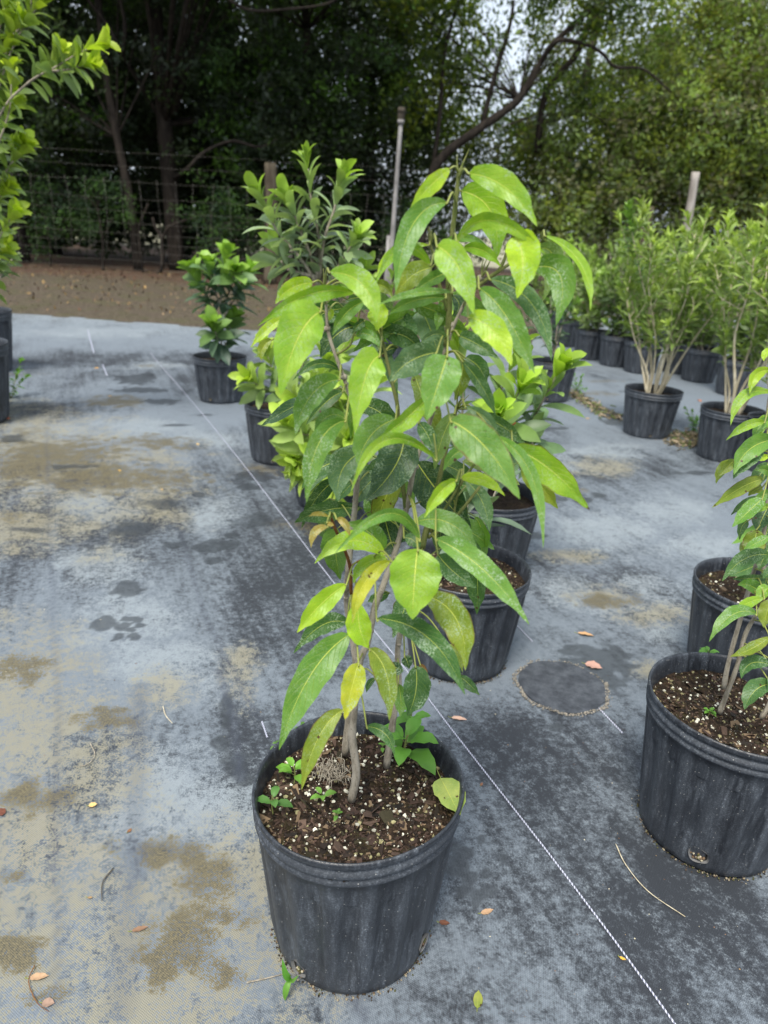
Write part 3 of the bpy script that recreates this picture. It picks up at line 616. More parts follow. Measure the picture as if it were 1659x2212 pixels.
stems_def = [
 (cv(CC,(560,1245,s1b),(588,1090,s1b),(566,900,s1b*.8),(580,700,s1b*.6),(603,490,s1b*.5),(650,370,s1b*.3),(690,180,0),(740,50,0))+cv(CB,(700,800),(740,640),(780,430),(830,290))+cv(CA,(880,1190),(930,930),(1000,760),(1060,660),(1100,600)), .0070, .0015, M_STEM),
 (cv(CC,(525,990,s2b),(545,800,s2b),(585,600,s2b*.8),(578,420,s2b*.7),(535,150,s2b*.5))+cv(CB,(468,900),(500,600),(510,400),(505,280))+cv(CA,(500,1250),(445,1080),(375,880),(360,730),(352,650)), .0066, .0014, M_STEM),
 (cv(CC,(755,1060,s3b),(792,800,s3b),(822,600,s3b),(820,380,s3b))+cv(CB,(770,1000,.03),(815,820,.01)), .0066, .0036, M_STEM),
 (cv(CB,(815,820),(850,680),(900,480),(950,260),(980,160)), .0048, .0022, M_GSTEM),
 (cv(CB,(845,770),(960,690,-.01),(1090,530,-.02)), .0028, .002, M_GSTEM),
 (cv(CA,(930,930),(945,760),(940,600),(955,440),(975,250),(990,110)), .004, .0024, M_GSTEM),
 (cv(CA,(940,760),(900,650),(888,560),(855,450)), .003, .0016, M_GSTEM),
 (cv(CB,(740,640),(710,400),(700,160))+cv(CA,(680,1130),(650,1000),(618,860)), .0035, .0018, M_GSTEM),
 (cv(CB,(480,1040,-.03),(470,890,-.05),(400,720,-.09),(385,672,-.1)), .0026, .0016, M_RSTEM),
 (cv(CB,(478,905,-.05),(520,880,-.06),(580,870,-.06)), .0014, .001, M_RSTEM),
 (cv(CA,(1060,660),(1140,600),(1190,555),(1240,420),(1250,405,-.03)), .0026, .0014, M_GSTEM),
 (cv(CA,(410,970),(470,930),(490,880),(500,860)), .0018, .0012, M_GSTEM),
 (cv(CB,(960,690),(985,560),(1000,490,-.03)), .0018, .0012, M_GSTEM),
 (cv(CB,(950,300),(1100,300),(1205,300),(1220,260),(1260,225)), .0018, .0012, M_RSTEM),
 (cv(CB,(740,640),(765,620),(810,600)), .0018, .0012, M_GSTEM),
 (cv(CB,(855,745),(1010,500),(1130,330),(1150,280)), .0022, .0014, M_GSTEM),
 (cv(CA,(1060,660),(1230,540),(1330,470),(1390,408)), .0022, .0014, M_GSTEM),
]
allst = []
for pts, r0, r1, mt in stems_def:
    path = smooth_path(pxs(pts, YP), 6); allst.append(path)
    m = MB(); tube(m, path, r0, r1, 10, wob=.05); 
    if mt is M_STEM:                                   # swollen nodes
        for q in path[4::7]: blob(m, q + rng.normal(size=3) * .001, r0 * .75, (.3, .3, .3), .1)
    m.build('stem' if mt is M_STEM else 'twig', mt, main)
ST = np.vstack(allst)
# terminal buds
for (x, y, conv) in ((990, 110, CA), (352, 650, CA), (855, 450, CA), (1100, 600, CA), (982, 160, CB)):
    m = MB(); p = np.array(at_y(conv[0] + x * conv[2], conv[1] + y * conv[2], YP))
    for k in range(3):
        e = p + np.array([rng.normal() * .006, rng.normal() * .005, rng.uniform(.012, .026)])
        tube(m, smooth_path([p, (p + e) / 2 + rng.normal(size=3) * .001, e], 4), .0016, .0004, 6)
    m.build('bud', M_GSTEM, main)
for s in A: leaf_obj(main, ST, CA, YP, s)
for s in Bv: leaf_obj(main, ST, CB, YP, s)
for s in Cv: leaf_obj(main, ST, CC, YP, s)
for s in Nv: leaf_obj(main, ST, CB, YP, s, 'young_leaf')
mi_ = MB()
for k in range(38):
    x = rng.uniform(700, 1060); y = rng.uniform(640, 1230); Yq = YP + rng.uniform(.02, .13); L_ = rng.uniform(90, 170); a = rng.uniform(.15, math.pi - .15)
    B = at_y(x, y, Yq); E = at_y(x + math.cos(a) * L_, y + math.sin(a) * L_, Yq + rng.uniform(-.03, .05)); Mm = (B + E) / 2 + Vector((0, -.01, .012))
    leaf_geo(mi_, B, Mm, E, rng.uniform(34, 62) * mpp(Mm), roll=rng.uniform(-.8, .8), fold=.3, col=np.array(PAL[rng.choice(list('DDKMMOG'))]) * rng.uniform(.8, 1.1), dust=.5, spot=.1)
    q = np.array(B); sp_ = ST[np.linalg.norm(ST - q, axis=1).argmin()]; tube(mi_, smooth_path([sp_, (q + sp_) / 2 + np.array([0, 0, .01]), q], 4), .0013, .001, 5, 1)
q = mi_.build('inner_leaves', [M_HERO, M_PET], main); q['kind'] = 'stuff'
# surface roots
m = MB(); rc = np.array([*W2(0, 0), 0]); rc = np.array(at_z(722, 1668, SZ + .003))
for k in range(90):
    a = rng.uniform(0, 6.3); p0 = rc + np.array([rng.normal() * .014, rng.normal() * .012, -.002])
    p1 = p0 + np.array([math.cos(a), math.sin(a), 0]) * rng.uniform(.006, .016) + np.array([0, 0, rng.uniform(.003, .02)])
    p2 = p1 + np.array([math.cos(a + 1), math.sin(a + 1), 0]) * rng.uniform(.006, .018) - np.array([0, 0, rng.uniform(.004, .02)])
    tube(m, smooth_path([p0, p1, p2], 4), .0007, .0005, 4)
m.build('root_tuft', M_STEM, main)

# ------------------------------------------------------------------ weeds
M_WEED = mat_leaf('weed_leaves', .3, .5, .4)
def weed(p, size, n, label, col=(.14, .33, .05), h=None, kind='ov', pair=True, group=None, name='weed_seedling'):
    p = Vector(p); root = thing(name, label, 'weed', p, group)
    m = MB(); ms = MB(); h = h or size * .9; top = np.array(p) + np.array([rng.normal() * h * .15, rng.normal() * h * .15, h])
    tube(ms, smooth_path([np.array(p) - np.array([0, 0, .004]), (np.array(p) + top) / 2 + rng.normal(size=3) * h * .06, top], 5), size * .035, size * .02, 6)
    a0 = rng.uniform(0, 6.3)
    for i in range(n):
        lv = (i // 2) / max(1, (n // 2)); a = a0 + (i % 2) * math.pi + (i // 2) * 1.57 + rng.normal() * .2
        s = np.array(p) + (top - np.array(p)) * (.45 + .55 * lv); L = size * rng.uniform(.75, 1.1) * (1 - .35 * lv); el = .25 + .5 * lv
        d = np.array([math.cos(a) * math.cos(el), math.sin(a) * math.cos(el), math.sin(el)])
        b = s + d * L * .12; e = s + d * L - np.array([0, 0, L * .25]); mm = s + d * L * .55 + np.array([0, 0, L * .03])
        leaf_geo(m, b, mm, e, L * (.5 if kind == 'ov' else .3), kind='na', up=(0, 0, 1), nt_=8, nu=2, col=np.array(col) * rng.uniform(.8, 1.2), fold=.25)
        tube(ms, [s, b, b + (mm - b) * .2], size * .015, size * .012, 5)
    m.build('leaves', M_WEED, root); ms.build('stem', M_GSTEM, root); return root
GW = 'weeds sprouting in the front pot'
for (x, y, s, n, lab, c) in ((868, 1648, .075, 8, 'biggest bright weed in the front pot, right of the stems', (.13, .33, .04)), (884, 1590, .055, 6, 'bright weed behind the biggest one by the back rim of the front pot', (.12, .3, .04)),
        (635, 1690, .036, 6, 'bright weed left of the root tuft in the front pot', (.16, .36, .04)), (590, 1755, .032, 4, 'weed against the left inner wall of the front pot', (.1, .25, .05)),
        (700, 1730, .024, 4, 'thin pale weed in front of the root tuft', (.16, .34, .05)), (728, 1766, .013, 5, 'tiny weed below the thick stem base in the front pot', (.15, .36, .05)),
        (655, 1582, .02, 5, 'small weed at the back left of the front pot', (.11, .26, .04)), (598, 1622, .018, 6, 'small weed at the left inner rim behind the long hanging leaf', (.12, .24, .06)), (826, 1622, .014, 4, 'tiny weed beside the rear right stem', (.15, .36, .05))):
    weed(at_z(x, y, SZ), s, n, lab, c, group=GW)
def blade_weed(c, ang, z, label, scale=1.):
    p = np.array([c[0] + .158 * math.cos(ang), c[1] + .158 * math.sin(ang), z]); out = np.array([math.cos(ang), math.sin(ang), 0])
    m = MB()
    leaf_geo(m, p, p + out * .012 + np.array([0, 0, .02]), p + out * .004 + np.array([-.012, 0, .048]), .011, kind='na', nt_=8, nu=2, col=(.12, .36, .04), fold=.3)
    leaf_geo(m, p, p + out * .016 + np.array([.003, 0, -.006]), p + out * .02 + np.array([.004, 0, -.03]), .011, kind='na', nt_=8, nu=2, col=(.16, .38, .05), fold=.3)
    leaf_geo(m, p, p + out * .012 + np.array([.01, 0, .008]), p + out * .01 + np.array([.018, 0, .02]), .006, kind='na', nt_=8, nu=2, col=(.14, .33, .05), fold=.3)
    o = m.build('grass_weed', M_WEED, origin=tuple(p)); tag(o, label, 'weed', 'weeds sprouting in the front pot')
blade_weed((PX, PY), R(236), .04, 'grass like weed growing out of the drain hole of the front pot')

# fallen leaf inside front pot, and litter on the fabric
def fallen(px, py, L, W, ang, col, label, z=.008, lift=.0, name='fallen_leaf', curl=.15, spot=.3, mat=None, tiltp=None, group=None):
    p = np.array(at_z(px, py, z)); d = np.array([math.cos(ang), math.sin(ang), 0])
    m = MB(); b = p - d * L / 2 + np.array([0, 0, .002]); e = p + d * L / 2 + np.array([0, 0, .003 + lift]); mm = p + np.array([0, 0, curl * L * .5 + lift * .5])
    leaf_geo(m, b, mm, e, W, kind='ov', up=(0, 0, 1), nt_=10, nu=3, col=col, fold=.25, spot=spot, dust=.1, roll=rng.uniform(-.2, .2))
    tube(m, smooth_path([b, b - d * L * .12, b - d * L * .22 + np.array([0, 0, .002])], 3), .0008, .0006, 5, 1)
    o = m.build(name, [mat or M_LITTER, M_PET], origin=tuple(p)); return tag(o, label, 'leaf', group)
fallen(972, 1722, .085, .052, R(-72), (.38, .46, .12), 'fallen yellow green leaf leaning on the right inner wall of the front pot', z=SZ + .016, lift=.0, curl=.05, mat=M_HERO, spot=.2)
fallen(992, 1554, .04, .015, R(-10), (.55, .36, .27), 'pinkish dry leaf beside the white stitched line behind the front pot')
fallen(1265, 1372, .05, .024, R(-15), (.5, .3, .15), 'orange brown dry leaf above the round dark patch')
fallen(1282, 1440, .05, .032, R(-25), (.42, .25, .2), 'pink brown curled leaf touching the edge of the round dark patch')
fallen(201, 1740, .017, .013, R(20), (.62, .42, .16), 'small round orange petal on the left of the fabric', name='fallen_petal')
fallen(1032, 2160, .03, .016, R(80), (.33, .36, .08), 'yellow and brown leaf scrap at the bottom right of the front pot', spot=1, mat=M_HERO)
fallen(1345, 2072, .012, .006, R(-30), (.7, .4, .06), 'tiny orange leaf scrap lying on the white stitched line')
fallen(1052, 1970, .026, .01, R(20), (.38, .24, .14), 'small curled brown leaf right of the front pot')
fallen(960, 1995, .02, .012, R(-5), (.17, .07, .04), 'dark red brown leaf scrap close to the front pot')
fallen(195, 2170 - 230, .01, .006, R(0), (.3, .2, .1), 'speck of brown leaf on the tan stained fabric')
fallen(105, 2168, .02, .015, R(0), (.3, .2, .15), 'crumpled grey brown leaf at the bottom left corner')
fallen(85, 2112, .03, .013, R(10), (.42, .27, .16), 'crumpled tan leaf near the bottom left corner')
fallen(303, 2008, .028, .01, R(20), (.22, .13, .08), 'small arched brown leaf on the seam at the lower left')
fallen(3, 1755, .02, .02, R(70), (.14, .05, .03), 'dark brown leaf at the left edge of the fabric')
fallen(280, 1795, .012, .008, R(70), (.2, .1, .05), 'small brown speck of leaf left of the front pot')
fallen(1040, 1695, .012, .006, R(60), (.2, .1, .06), 'thin brown scrap beside the stitched line right of the front pot')
for i, (x, y, L) in enumerate(((258, 1092, .03), (238, 857, .03), (118, 928, .05), (430, 828, .03), (462, 948, .03), (480, 983, .03), (325, 1013, .02), (1115, 995, .02), (1590, 965, .06), (1320, 1050, .02))):
    pass
GL = 'orange leaf scraps scattered over the fabric'
for (x, y, L, c, lab) in ((258, 1017, .022, (.75, .45, .1), 'orange leaf scrap on the pale oval stain at the left'), (239, 857, .03, (.7, .4, .1), 'orange leaf scrap in the brown stained area at the left'), (210, 796, .04, (.7, .4, .1), 'orange leaf scrap farthest up the left fabric'),
        (427, 970 - 10, .022, (.72, .45, .12), 'orange leaf scrap near the stitched line left of the plants'), (350, 1058, .016, (.6, .35, .1), 'small orange scrap below the orange one at the left middle'), (1113, 1242, .014, (.75, .4, .1), 'orange scrap to the right of the second pot rim'),
        (14, 905, .05, (.5, .14, .06), 'red brown dry leaf at the left edge'), (1553, 1000, .03, (.6, .35, .1), 'orange scrap near the tall right hand pots'), (1510, 846 + 20, .06, (.4, .15, .07), 'red brown leaf between the two right hand pots'), (1270, 905, .03, (.7, .42, .1), 'orange scrap on the pale fabric left of the pale stemmed pot'), (1390, 935, .03, (.7, .42, .1), 'orange scrap at the foot of the pale stemmed pot')):
    fallen(x, y, L, L * .5, rng.uniform(0, 3), c, lab, group=GL)
def twig(pts, r, label, mat=M_PALE, z=.012):
    P = [np.array(at_z(x, y, z)) for x, y in pts]; m = MB(); tube(m, smooth_path(P, 6), r, r * .6, 6, wob=.1)
    o = m.build('twig', mat, origin=tuple(P[0])); tag(o, label, 'twig')
twig([(1330, 1823), (1352, 1868), (1400, 1925), (1480, 1980)], .0012, 'long thin pale twig on the fabric in front of the right pot')
twig([(533, 2122), (575, 2113), (618, 2102)], .0014, 'short brown twig beside the left foot of the front pot', M_STEM)
twig([(245, 1875), (222, 1905), (220, 1945)], .0012, 'dark curved twig on the tan stains at the lower left', M_TRUNK2)
twig([(352, 1525), (358, 1545), (372, 1562)], .0014, 'pale short curved twig left of the front pot')
twig([(195, 1605), (205, 1630), (190, 1650), (170, 1655)], .0012, 'hooked brown twig on the left fabric', M_STEM)
twig([(75, 2085), (62, 2120), (80, 2165), (105, 2185)], .0008, 'thin reddish curled twig in the lower left corner', M_RSTEM)
# grit and crumbs near the pots
m = MB()
for k in range(420):
    x = rng.uniform(0, 1659); y = rng.uniform(1250, 2212); p = at_z(x, y, .006)
    blob(m, p, rng.uniform(.0006, .0017), random.choice([(.5, .45, .35), (.2, .12, .08), (.3, .2, .1), (.6, .55, .4), (.1, .06, .04)]))
tag(m.build('grit', M_CHIP, smooth=False), 'fine scattered grit and crumbs on the woven fabric', 'grit', kind='stuff')

# ------------------------------------------------------------------ right foreground sapling and the one behind it
rc_ = at_z(1602, 1512, .334)
right = thing('potted_sapling', 'leafy sapling cut by the right edge, nearer black pot with a torn drain hole', 'potted plant', (rc_.x, rc_.y, 0))
potB, soilB, szB = pot_base(right, (rc_.x, rc_.y), r=.172, h=.326, squash=lambda a: .02 * np.cos(2 * a + 1), nper=700, holes=((R(240), .045, .021),))
YR = rc_.y
for pts, r0, r1 in (([(555,1225),(600,1110),(640,1000),(680,850),(750,740),(800,680),(840,500),(830,200),(820,-100)], .0048, .003), ([(575,1110),(600,980),(650,800),(700,620),(760,400),(790,100),(780,-150),(800,-300)], .0048, .003), ([(750,1250),(800,1150),(860,900),(880,500)], .0048, .003)):
    m = MB(); tube(m, smooth_path(pxs(cv(CR, *pts), YR), 6), r0, r1, 9, wob=.05); m.build('stem', M_STEM, right)
    allst.append(smooth_path(pxs(cv(CR, *pts), YR), 6))
STR = np.vstack(allst[-3:])
RL = [(765,0,690,40,620,135,85,'M',4),(620,60,575,95,540,158,50,'O',1),(760,135,640,155,520,270,60,'O',3,{'s':1}),(755,175,725,190,690,215,50,'O',0),(735,215,665,240,608,305,30,'D',1),(757,225,680,290,615,360,70,'B',4),
(782,265,750,268,705,300,32,'L',4),(690,330,660,360,650,420,40,'M',0),(730,370,715,450,690,525,92,'O',1,{'s':1}),(790,255,755,320,730,385,85,'K',0,{'s':1}),(790,400,730,425,668,462,45,'B',4),(790,490,680,520,568,612,70,'M',3),
(790,595,700,598,615,600,40,'M',1),(755,670,695,628,640,630,60,'B',2),(765,690,690,712,635,755,45,'L',4),(790,640,765,665,740,712,60,'L',3),(730,765,610,755,507,895,60,'B',5),(790,870,705,925,605,962,55,'O',3,{'s':.6}),
(790,1000,705,1000,658,1065,66,'D',3),(795,1090,725,1125,672,1210,82,'D',4),(860,1040,820,1080,800,1180,80,'M',4),(850,560,800,570,760,600,60,'M',2)]
RL = [(*q[:6], q[6] * 1.05, *q[7:]) for q in RL] + [(790,60,740,120,700,190,70,'M',0),(800,330,770,420,760,500,80,'D',-2),(800,200,760,210,715,240,50,'B',2),(800,440,765,500,740,560,70,'M',1),(800,540,770,600,765,660,60,'D',0),(800,700,770,760,765,830,70,'O',1),(800,120,770,90,720,95,50,'B',3),(800,-60,740,-40,690,10,60,'B',2),(800,-150,760,-120,735,-50,60,'L',2)]
_m = {'B': 'M', 'L': 'B', 'M': 'D', 'O': 'O', 'D': 'D', 'K': 'K'}; RL = [(*q[:7], _m[q[7]], *q[8:]) for q in RL]
for s in RL: leaf_obj(right, STR, CR, YR, s)
QL = [(1680,1105,1590,1130,1555,1240,62,'L',4),(1690,1235,1530,1250,1447,1420,60,'B',4),(1640,1400,1530,1410,1420,1503,55,'B',3),(1680,1500,1540,1560,1465,1699,120,'M',4),(1690,1395,1620,1410,1570,1500,60,'M',2),(1675,985,1645,1010,1635,1055,40,'L',3),(1470,1615,1430,1650,1380,1705,60,'O',2),(1660,1590,1620,1600,1590,1610,40,'L',2)]
for s in QL: leaf_obj(right, STR, CQ, YR, s)
weed(at_z(1525, 1422, .299), .03, 6, 'clover like weed at the left back rim of the right pot', (.15, .38, .05), h=.02)
weed(at_z(1530, 1545, .297), .018, 8, 'low bright weed at the foot of the stems in the right pot', (.15, .36, .04), h=.012)
c2 = at_z(1650, 1262, .308)
back_r = thing('potted_sapling', 'sapling in the black pot partly hidden behind the nearer right edge pot', 'potted plant', (c2.x, c2.y, 0))
pot_base(back_r, (c2.x, c2.y), squash=lambda a: .02 * np.cos(2 * a), nper=250)
m = MB(); pth = smooth_path(pxs([(1648, 1270), (1652, 1180), (1668, 1080), (1690, 950)], c2.y), 6); tube(m, pth, .006, .003, 8); m.build('stem', M_STEM, back_r)
for s in ((1650,1180,1625,1175,1600,1210,36,'O',2),(1660,1130,1630,1150,1580,1175,30,'M',2),(1670,1100,1640,1090,1600,1110,34,'B',3),(1650,1215,1610,1225,1575,1245,24,'D',2)): leaf_obj(back_r, pth, CD_, c2.y, s)

# ------------------------------------------------------------------ rosette shrubs
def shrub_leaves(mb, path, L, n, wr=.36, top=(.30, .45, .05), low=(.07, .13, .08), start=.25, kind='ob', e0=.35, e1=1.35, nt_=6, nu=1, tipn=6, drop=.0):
    path = np.asarray(path); N = len(path)
    for i in range(n + tipn):
        tt = start + (1 - start) * (i / max(1, n - 1)) if i < n else 1.0
        tt = min(tt, 1); idx = tt * (N - 1); a0 = int(min(idx, N - 2)); p = path[a0] + (path[a0 + 1] - path[a0]) * (idx - a0)
        T = path[a0 + 1] - path[a0]; T = T / (np.linalg.norm(T) + 1e-9)
        ref = np.array([0, 0, 1.]) if abs(T[2]) < .95 else np.array([1., 0, 0]); U = np.cross(T, ref); U /= np.linalg.norm(U); V = np.cross(T, U)
        ph = i * 2.39996 + rng.normal() * .25; rad = U * math.cos(ph) + V * math.sin(ph)
        el = e1 + (e0 - e1) * tt ** 2 + rng.normal() * .13; k = tt ** 3
        if i >= n: el = rng.uniform(.12, .7)
        d = T * math.cos(el) + rad * math.sin(el); d = d + np.array([0, 0, -drop * (1 - tt)]); d /= np.linalg.norm(d)
        l = L * rng.uniform(.7, 1.1) * (.85 if i >= n else 1)
        b = p; e = p + d * l; mm = p + d * l * .5 + (T * .06 + rad * -.04) * l + rng.normal(size=3) * l * .02
        e = e + (rad * .1 - np.array([0, 0, .08])) * l
        nrm = T * math.sin(el) - rad * math.cos(el) + rng.normal(size=3) * .25
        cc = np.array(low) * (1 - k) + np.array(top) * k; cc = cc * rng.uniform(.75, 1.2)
        leaf_geo(mb, b, mm, e, l * wr, kind=kind, up=nrm, nt_=nt_, nu=nu, col=cc, fold=.3, wave=.02)
def shrub(root, stems, L, n, sr=.006, bark=M_STEM, **kw):
    mf = MB(); ms = MB()
    for st in stems:
        path = smooth_path(st, 6); tube(ms, path, sr, sr * .45, 7); shrub_leaves(mf, path, L, n, **kw)
    mf.build('foliage', M_SHRUB, root); ms.build('stem', bark, root)
# pot directly behind the front one
def potted(px, py, label, r=.1775, h=.3, detail=1, nper=0, group=None, holes=True, name='potted_shrub'):
    c = at_z(px, py, h + .008); root = thing(name, label, 'potted plant', (c.x, c.y, 0), group)
    ph = rng.uniform(0, 6)
    pot_base(root, (c.x, c.y), r=r, h=h, detail=detail, nper=nper, squash=lambda a: .015 * np.cos(2 * a + ph), holes=((R(262 + rng.uniform(-10, 10)), .03, .012),) if holes else ())
    return root, c
rD, cD = potted(1008, 1218, 'grey green seedling in the black pot just behind the front one', detail=2, nper=350)
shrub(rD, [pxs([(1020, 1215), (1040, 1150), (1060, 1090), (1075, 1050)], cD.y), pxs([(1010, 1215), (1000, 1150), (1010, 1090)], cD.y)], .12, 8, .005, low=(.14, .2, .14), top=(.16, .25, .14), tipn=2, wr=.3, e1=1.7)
rE, cE = potted(1062, 1062, 'rosette leaved shrub in the third pot right behind the front sapling')
stE = [pxs([(1062, 1050), (1075, 980), (1100, 900), (1120, 850, -.05)], cE.y), pxs([(1065, 1050), (1120, 960), (1165, 880, -.05), (1200, 815, -.1)], cE.y), pxs([(1060, 1050), (1050, 950, .05), (1080, 850, .08), (1110, 770, .1)], cE.y),
       pxs([(1062, 1050), (1110, 1000, -.05), (1150, 960, -.1), (1120, 935)], cE.y), pxs([(1060, 1050), (1000, 960), (1000, 860), (990, 760)], cE.y), pxs([(1075, 980), (1085, 940, -.1), (1080, 900, -.2)], cE.y)]
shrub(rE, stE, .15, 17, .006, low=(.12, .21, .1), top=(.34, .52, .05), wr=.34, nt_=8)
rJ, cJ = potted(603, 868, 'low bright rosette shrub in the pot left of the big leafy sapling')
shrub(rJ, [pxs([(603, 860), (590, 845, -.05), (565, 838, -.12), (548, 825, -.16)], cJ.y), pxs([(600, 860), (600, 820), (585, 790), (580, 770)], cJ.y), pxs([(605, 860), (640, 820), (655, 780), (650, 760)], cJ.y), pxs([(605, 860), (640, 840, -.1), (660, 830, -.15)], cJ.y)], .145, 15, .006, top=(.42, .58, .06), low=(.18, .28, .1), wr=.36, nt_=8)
rK, cK = potted(715, 945, 'tall rosette shrub with grey green leaves standing behind the left of the sapling')
K0 = [(715, 935), (705, 800), (700, 700), (690, 600, .02)]
shrub(rK, [pxs(K0 + [(690, 520, .02), (672, 430, .02), (665, 365, .02)], cK.y), pxs([(690, 620), (650, 560), (600, 500), (570, 440)], cK.y), pxs([(695, 640), (735, 570), (765, 520, -.05)], cK.y), pxs([(690, 600), (700, 520), (720, 460), (735, 405)], cK.y),
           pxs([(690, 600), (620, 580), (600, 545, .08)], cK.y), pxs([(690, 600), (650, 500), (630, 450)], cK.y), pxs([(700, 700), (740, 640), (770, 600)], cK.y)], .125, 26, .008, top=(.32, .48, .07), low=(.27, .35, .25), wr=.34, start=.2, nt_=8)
mf = MB(); ms = MB()
for st in ([(712, 935), (690, 930, -.15), (660, 940, -.25), (640, 925, -.28)], [(712, 935), (690, 900, -.12), (655, 880, -.2)], [(705, 880), (690, 840, -.1), (700, 790, -.12)], [(712, 930), (720, 900, -.12), (745, 870, -.15)], [(705, 820), (730, 780, -.05), (745, 745, -.05)], [(712, 935), (670, 975, -.25), (655, 985, -.3)], [(715, 940), (730, 960, -.2), (745, 950, -.28)], [(715, 940), (700, 970, -.22), (690, 975, -.3)], [(600, 880, .0), (640, 870, -.1), (680, 850, -.15)], [(712, 935), (760, 900, -.1), (790, 850, -.1)], [(715, 940), (740, 990, -.22), (770, 1010, -.3)], [(715, 940), (720, 1000, -.25), (715, 1030, -.34)], [(715, 940), (690, 1000, -.25), (675, 1010, -.3)]):
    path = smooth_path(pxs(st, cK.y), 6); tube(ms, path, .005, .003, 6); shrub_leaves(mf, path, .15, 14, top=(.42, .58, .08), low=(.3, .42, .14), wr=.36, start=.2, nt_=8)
mf.build('foliage', M_SHRUB, rK); ms.build('stem', M_STEM, rK)
rF, cF = potted(475, 768, 'small round headed shrub alone in the pot at the left middle')
shrub(rF, [pxs([(477, 765), (480, 700), (478, 640), (485, 570)], cF.y), pxs([(480, 700), (450, 650), (425, 600)], cF.y), pxs([(480, 690), (510, 640), (530, 600)], cF.y), pxs([(478, 660), (460, 620), (455, 585)], cF.y), pxs([(480, 660), (500, 620), (505, 590, -.1)], cF.y), pxs([(477, 760), (470, 735, -.1), (465, 715, -.15)], cF.y), pxs([(477, 760), (495, 730, .05), (500, 700, .05)], cF.y)],
      .17, 17, .007, top=(.27, .46, .06), low=(.07, .13, .10), wr=.46, start=.25, drop=.3)
rV, cV = potted(842, 705, 'low green shrub in the pot showing through the sapling leaves')
shrub(rV, [pxs([(842, 700), (845 + dx * .5, 660), (845 + dx, 600 + abs(dx) * .3)], cV.y) for dx in (-60, -30, 0, 30, 65)], .11, 14, .006, top=(.3, .46, .06), low=(.1, .2, .07))

# pale-stemmed willowy plants and the back rows
def willowy(root, c, nst, H, spread, L=.07, lean=(0, 0), dens=26, top=(.38, .5, .11), low=(.22, .32, .09), bare=.38, bark=M_PALE, sr=.007, wr=.24):
    mf = MB(); ms = MB()
    for i in range(nst):
        a = i * 2.4 + rng.normal() * .3; s = rng.uniform(.2, 1) * spread; h = H * rng.uniform(.75, 1.05)
        p0 = np.array([c.x + .035 * math.cos(a), c.y + .035 * math.sin(a), .265]); d = np.array([math.cos(a), math.sin(a), 0])
        p1 = p0 + d * s * .45 + np.array([lean[0] * .4, 0, h * .45]); p2 = p0 + d * s * .8 + np.array([lean[0] * .8, 0, h * .75]) + rng.normal(size=3) * .02; p3 = p0 + d * s + np.array([lean[0], 0, h]) + rng.normal(size=3) * .04
        path = smooth_path([p0, p0 * .6 + p1 * .4 + rng.normal(size=3) * .012 * np.array([1, 1, .2]), p1 + rng.normal(size=3) * .022, p2, p3], 6); tube(ms, path, sr * rng.uniform(.7, 1.2), .002, 6, wob=.08)
        shrub_leaves(mf, path, L, dens, top=top, low=low, start=bare, kind='na', wr=wr, e0=.3, e1=1.1, nt_=4, tipn=5)
        for k in range(5):
            j = rng.integers(int(len(path) * bare), len(path) - 1); q = path[j]; e = q + np.array([rng.normal() * .09, rng.normal() * .09, rng.uniform(.08, .2)])
            bp = smooth_path([q, (q + e) / 2 + np.array([0, 0, -.01]), e], 5); tube(ms, bp, .0025, .0015, 5); shrub_leaves(mf, bp, L, 12, top=top, low=low, start=.1, kind='na', wr=wr, e0=.3, e1=1.0, nt_=4, tipn=4)
    mf.build('foliage', M_SHRUB, root); ms.build('stem', bark, root)
rG, cG = potted(1413, 840, 'willowy shrub with a fan of pale stems in the middle right pot', name='potted_willowy_shrub'); willowy(rG, cG, 17, .95, .30, L=.09, lean=(0, 0), dens=24, bare=.42)
mf = MB(); ms = MB(); path = smooth_path(pxs([(1415, 720), (1385, 600), (1365, 500), (1360, 455)], cG.y), 6); tube(ms, path, .004, .002, 6)
shrub_leaves(mf, path, .085, 60, top=(.2, .35, .06), low=(.1, .2, .05), start=.3, kind='na', wr=.25, nt_=4); mf.build('foliage', M_SHRUB, rG); ms.build('stem', M_PALE, rG)
rH, cH = potted(1585, 882, 'willowy shrub with thick pale canes in the right pot nearest the edge', name='potted_willowy_shrub'); willowy(rH, cH, 11, .95, .28, L=.09, sr=.009, lean=(.02, 0), dens=26, bare=.42)
r_, c_ = potted(1690, 905, 'willowy shrub cut off by the right edge beside the thick caned one', name='potted_willowy_shrub'); willowy(r_, c_, 9, .95, .3, L=.09)
rI, cI = potted(1196, 778, 'dark green shrub in the pot just right of the sapling crown'); 
shrub(rI, [pxs([(1196, 770), (1190 + dx * .5, 700), (1190 + dx, 640 + abs(dx) * .4)], cI.y) for dx in (-80, -40, 0, 30, 50)], .10, 18, .006, top=(.2, .36, .06), low=(.06, .13, .06), start=.1)
GB = 'rows of potted green shrubs at the back right'
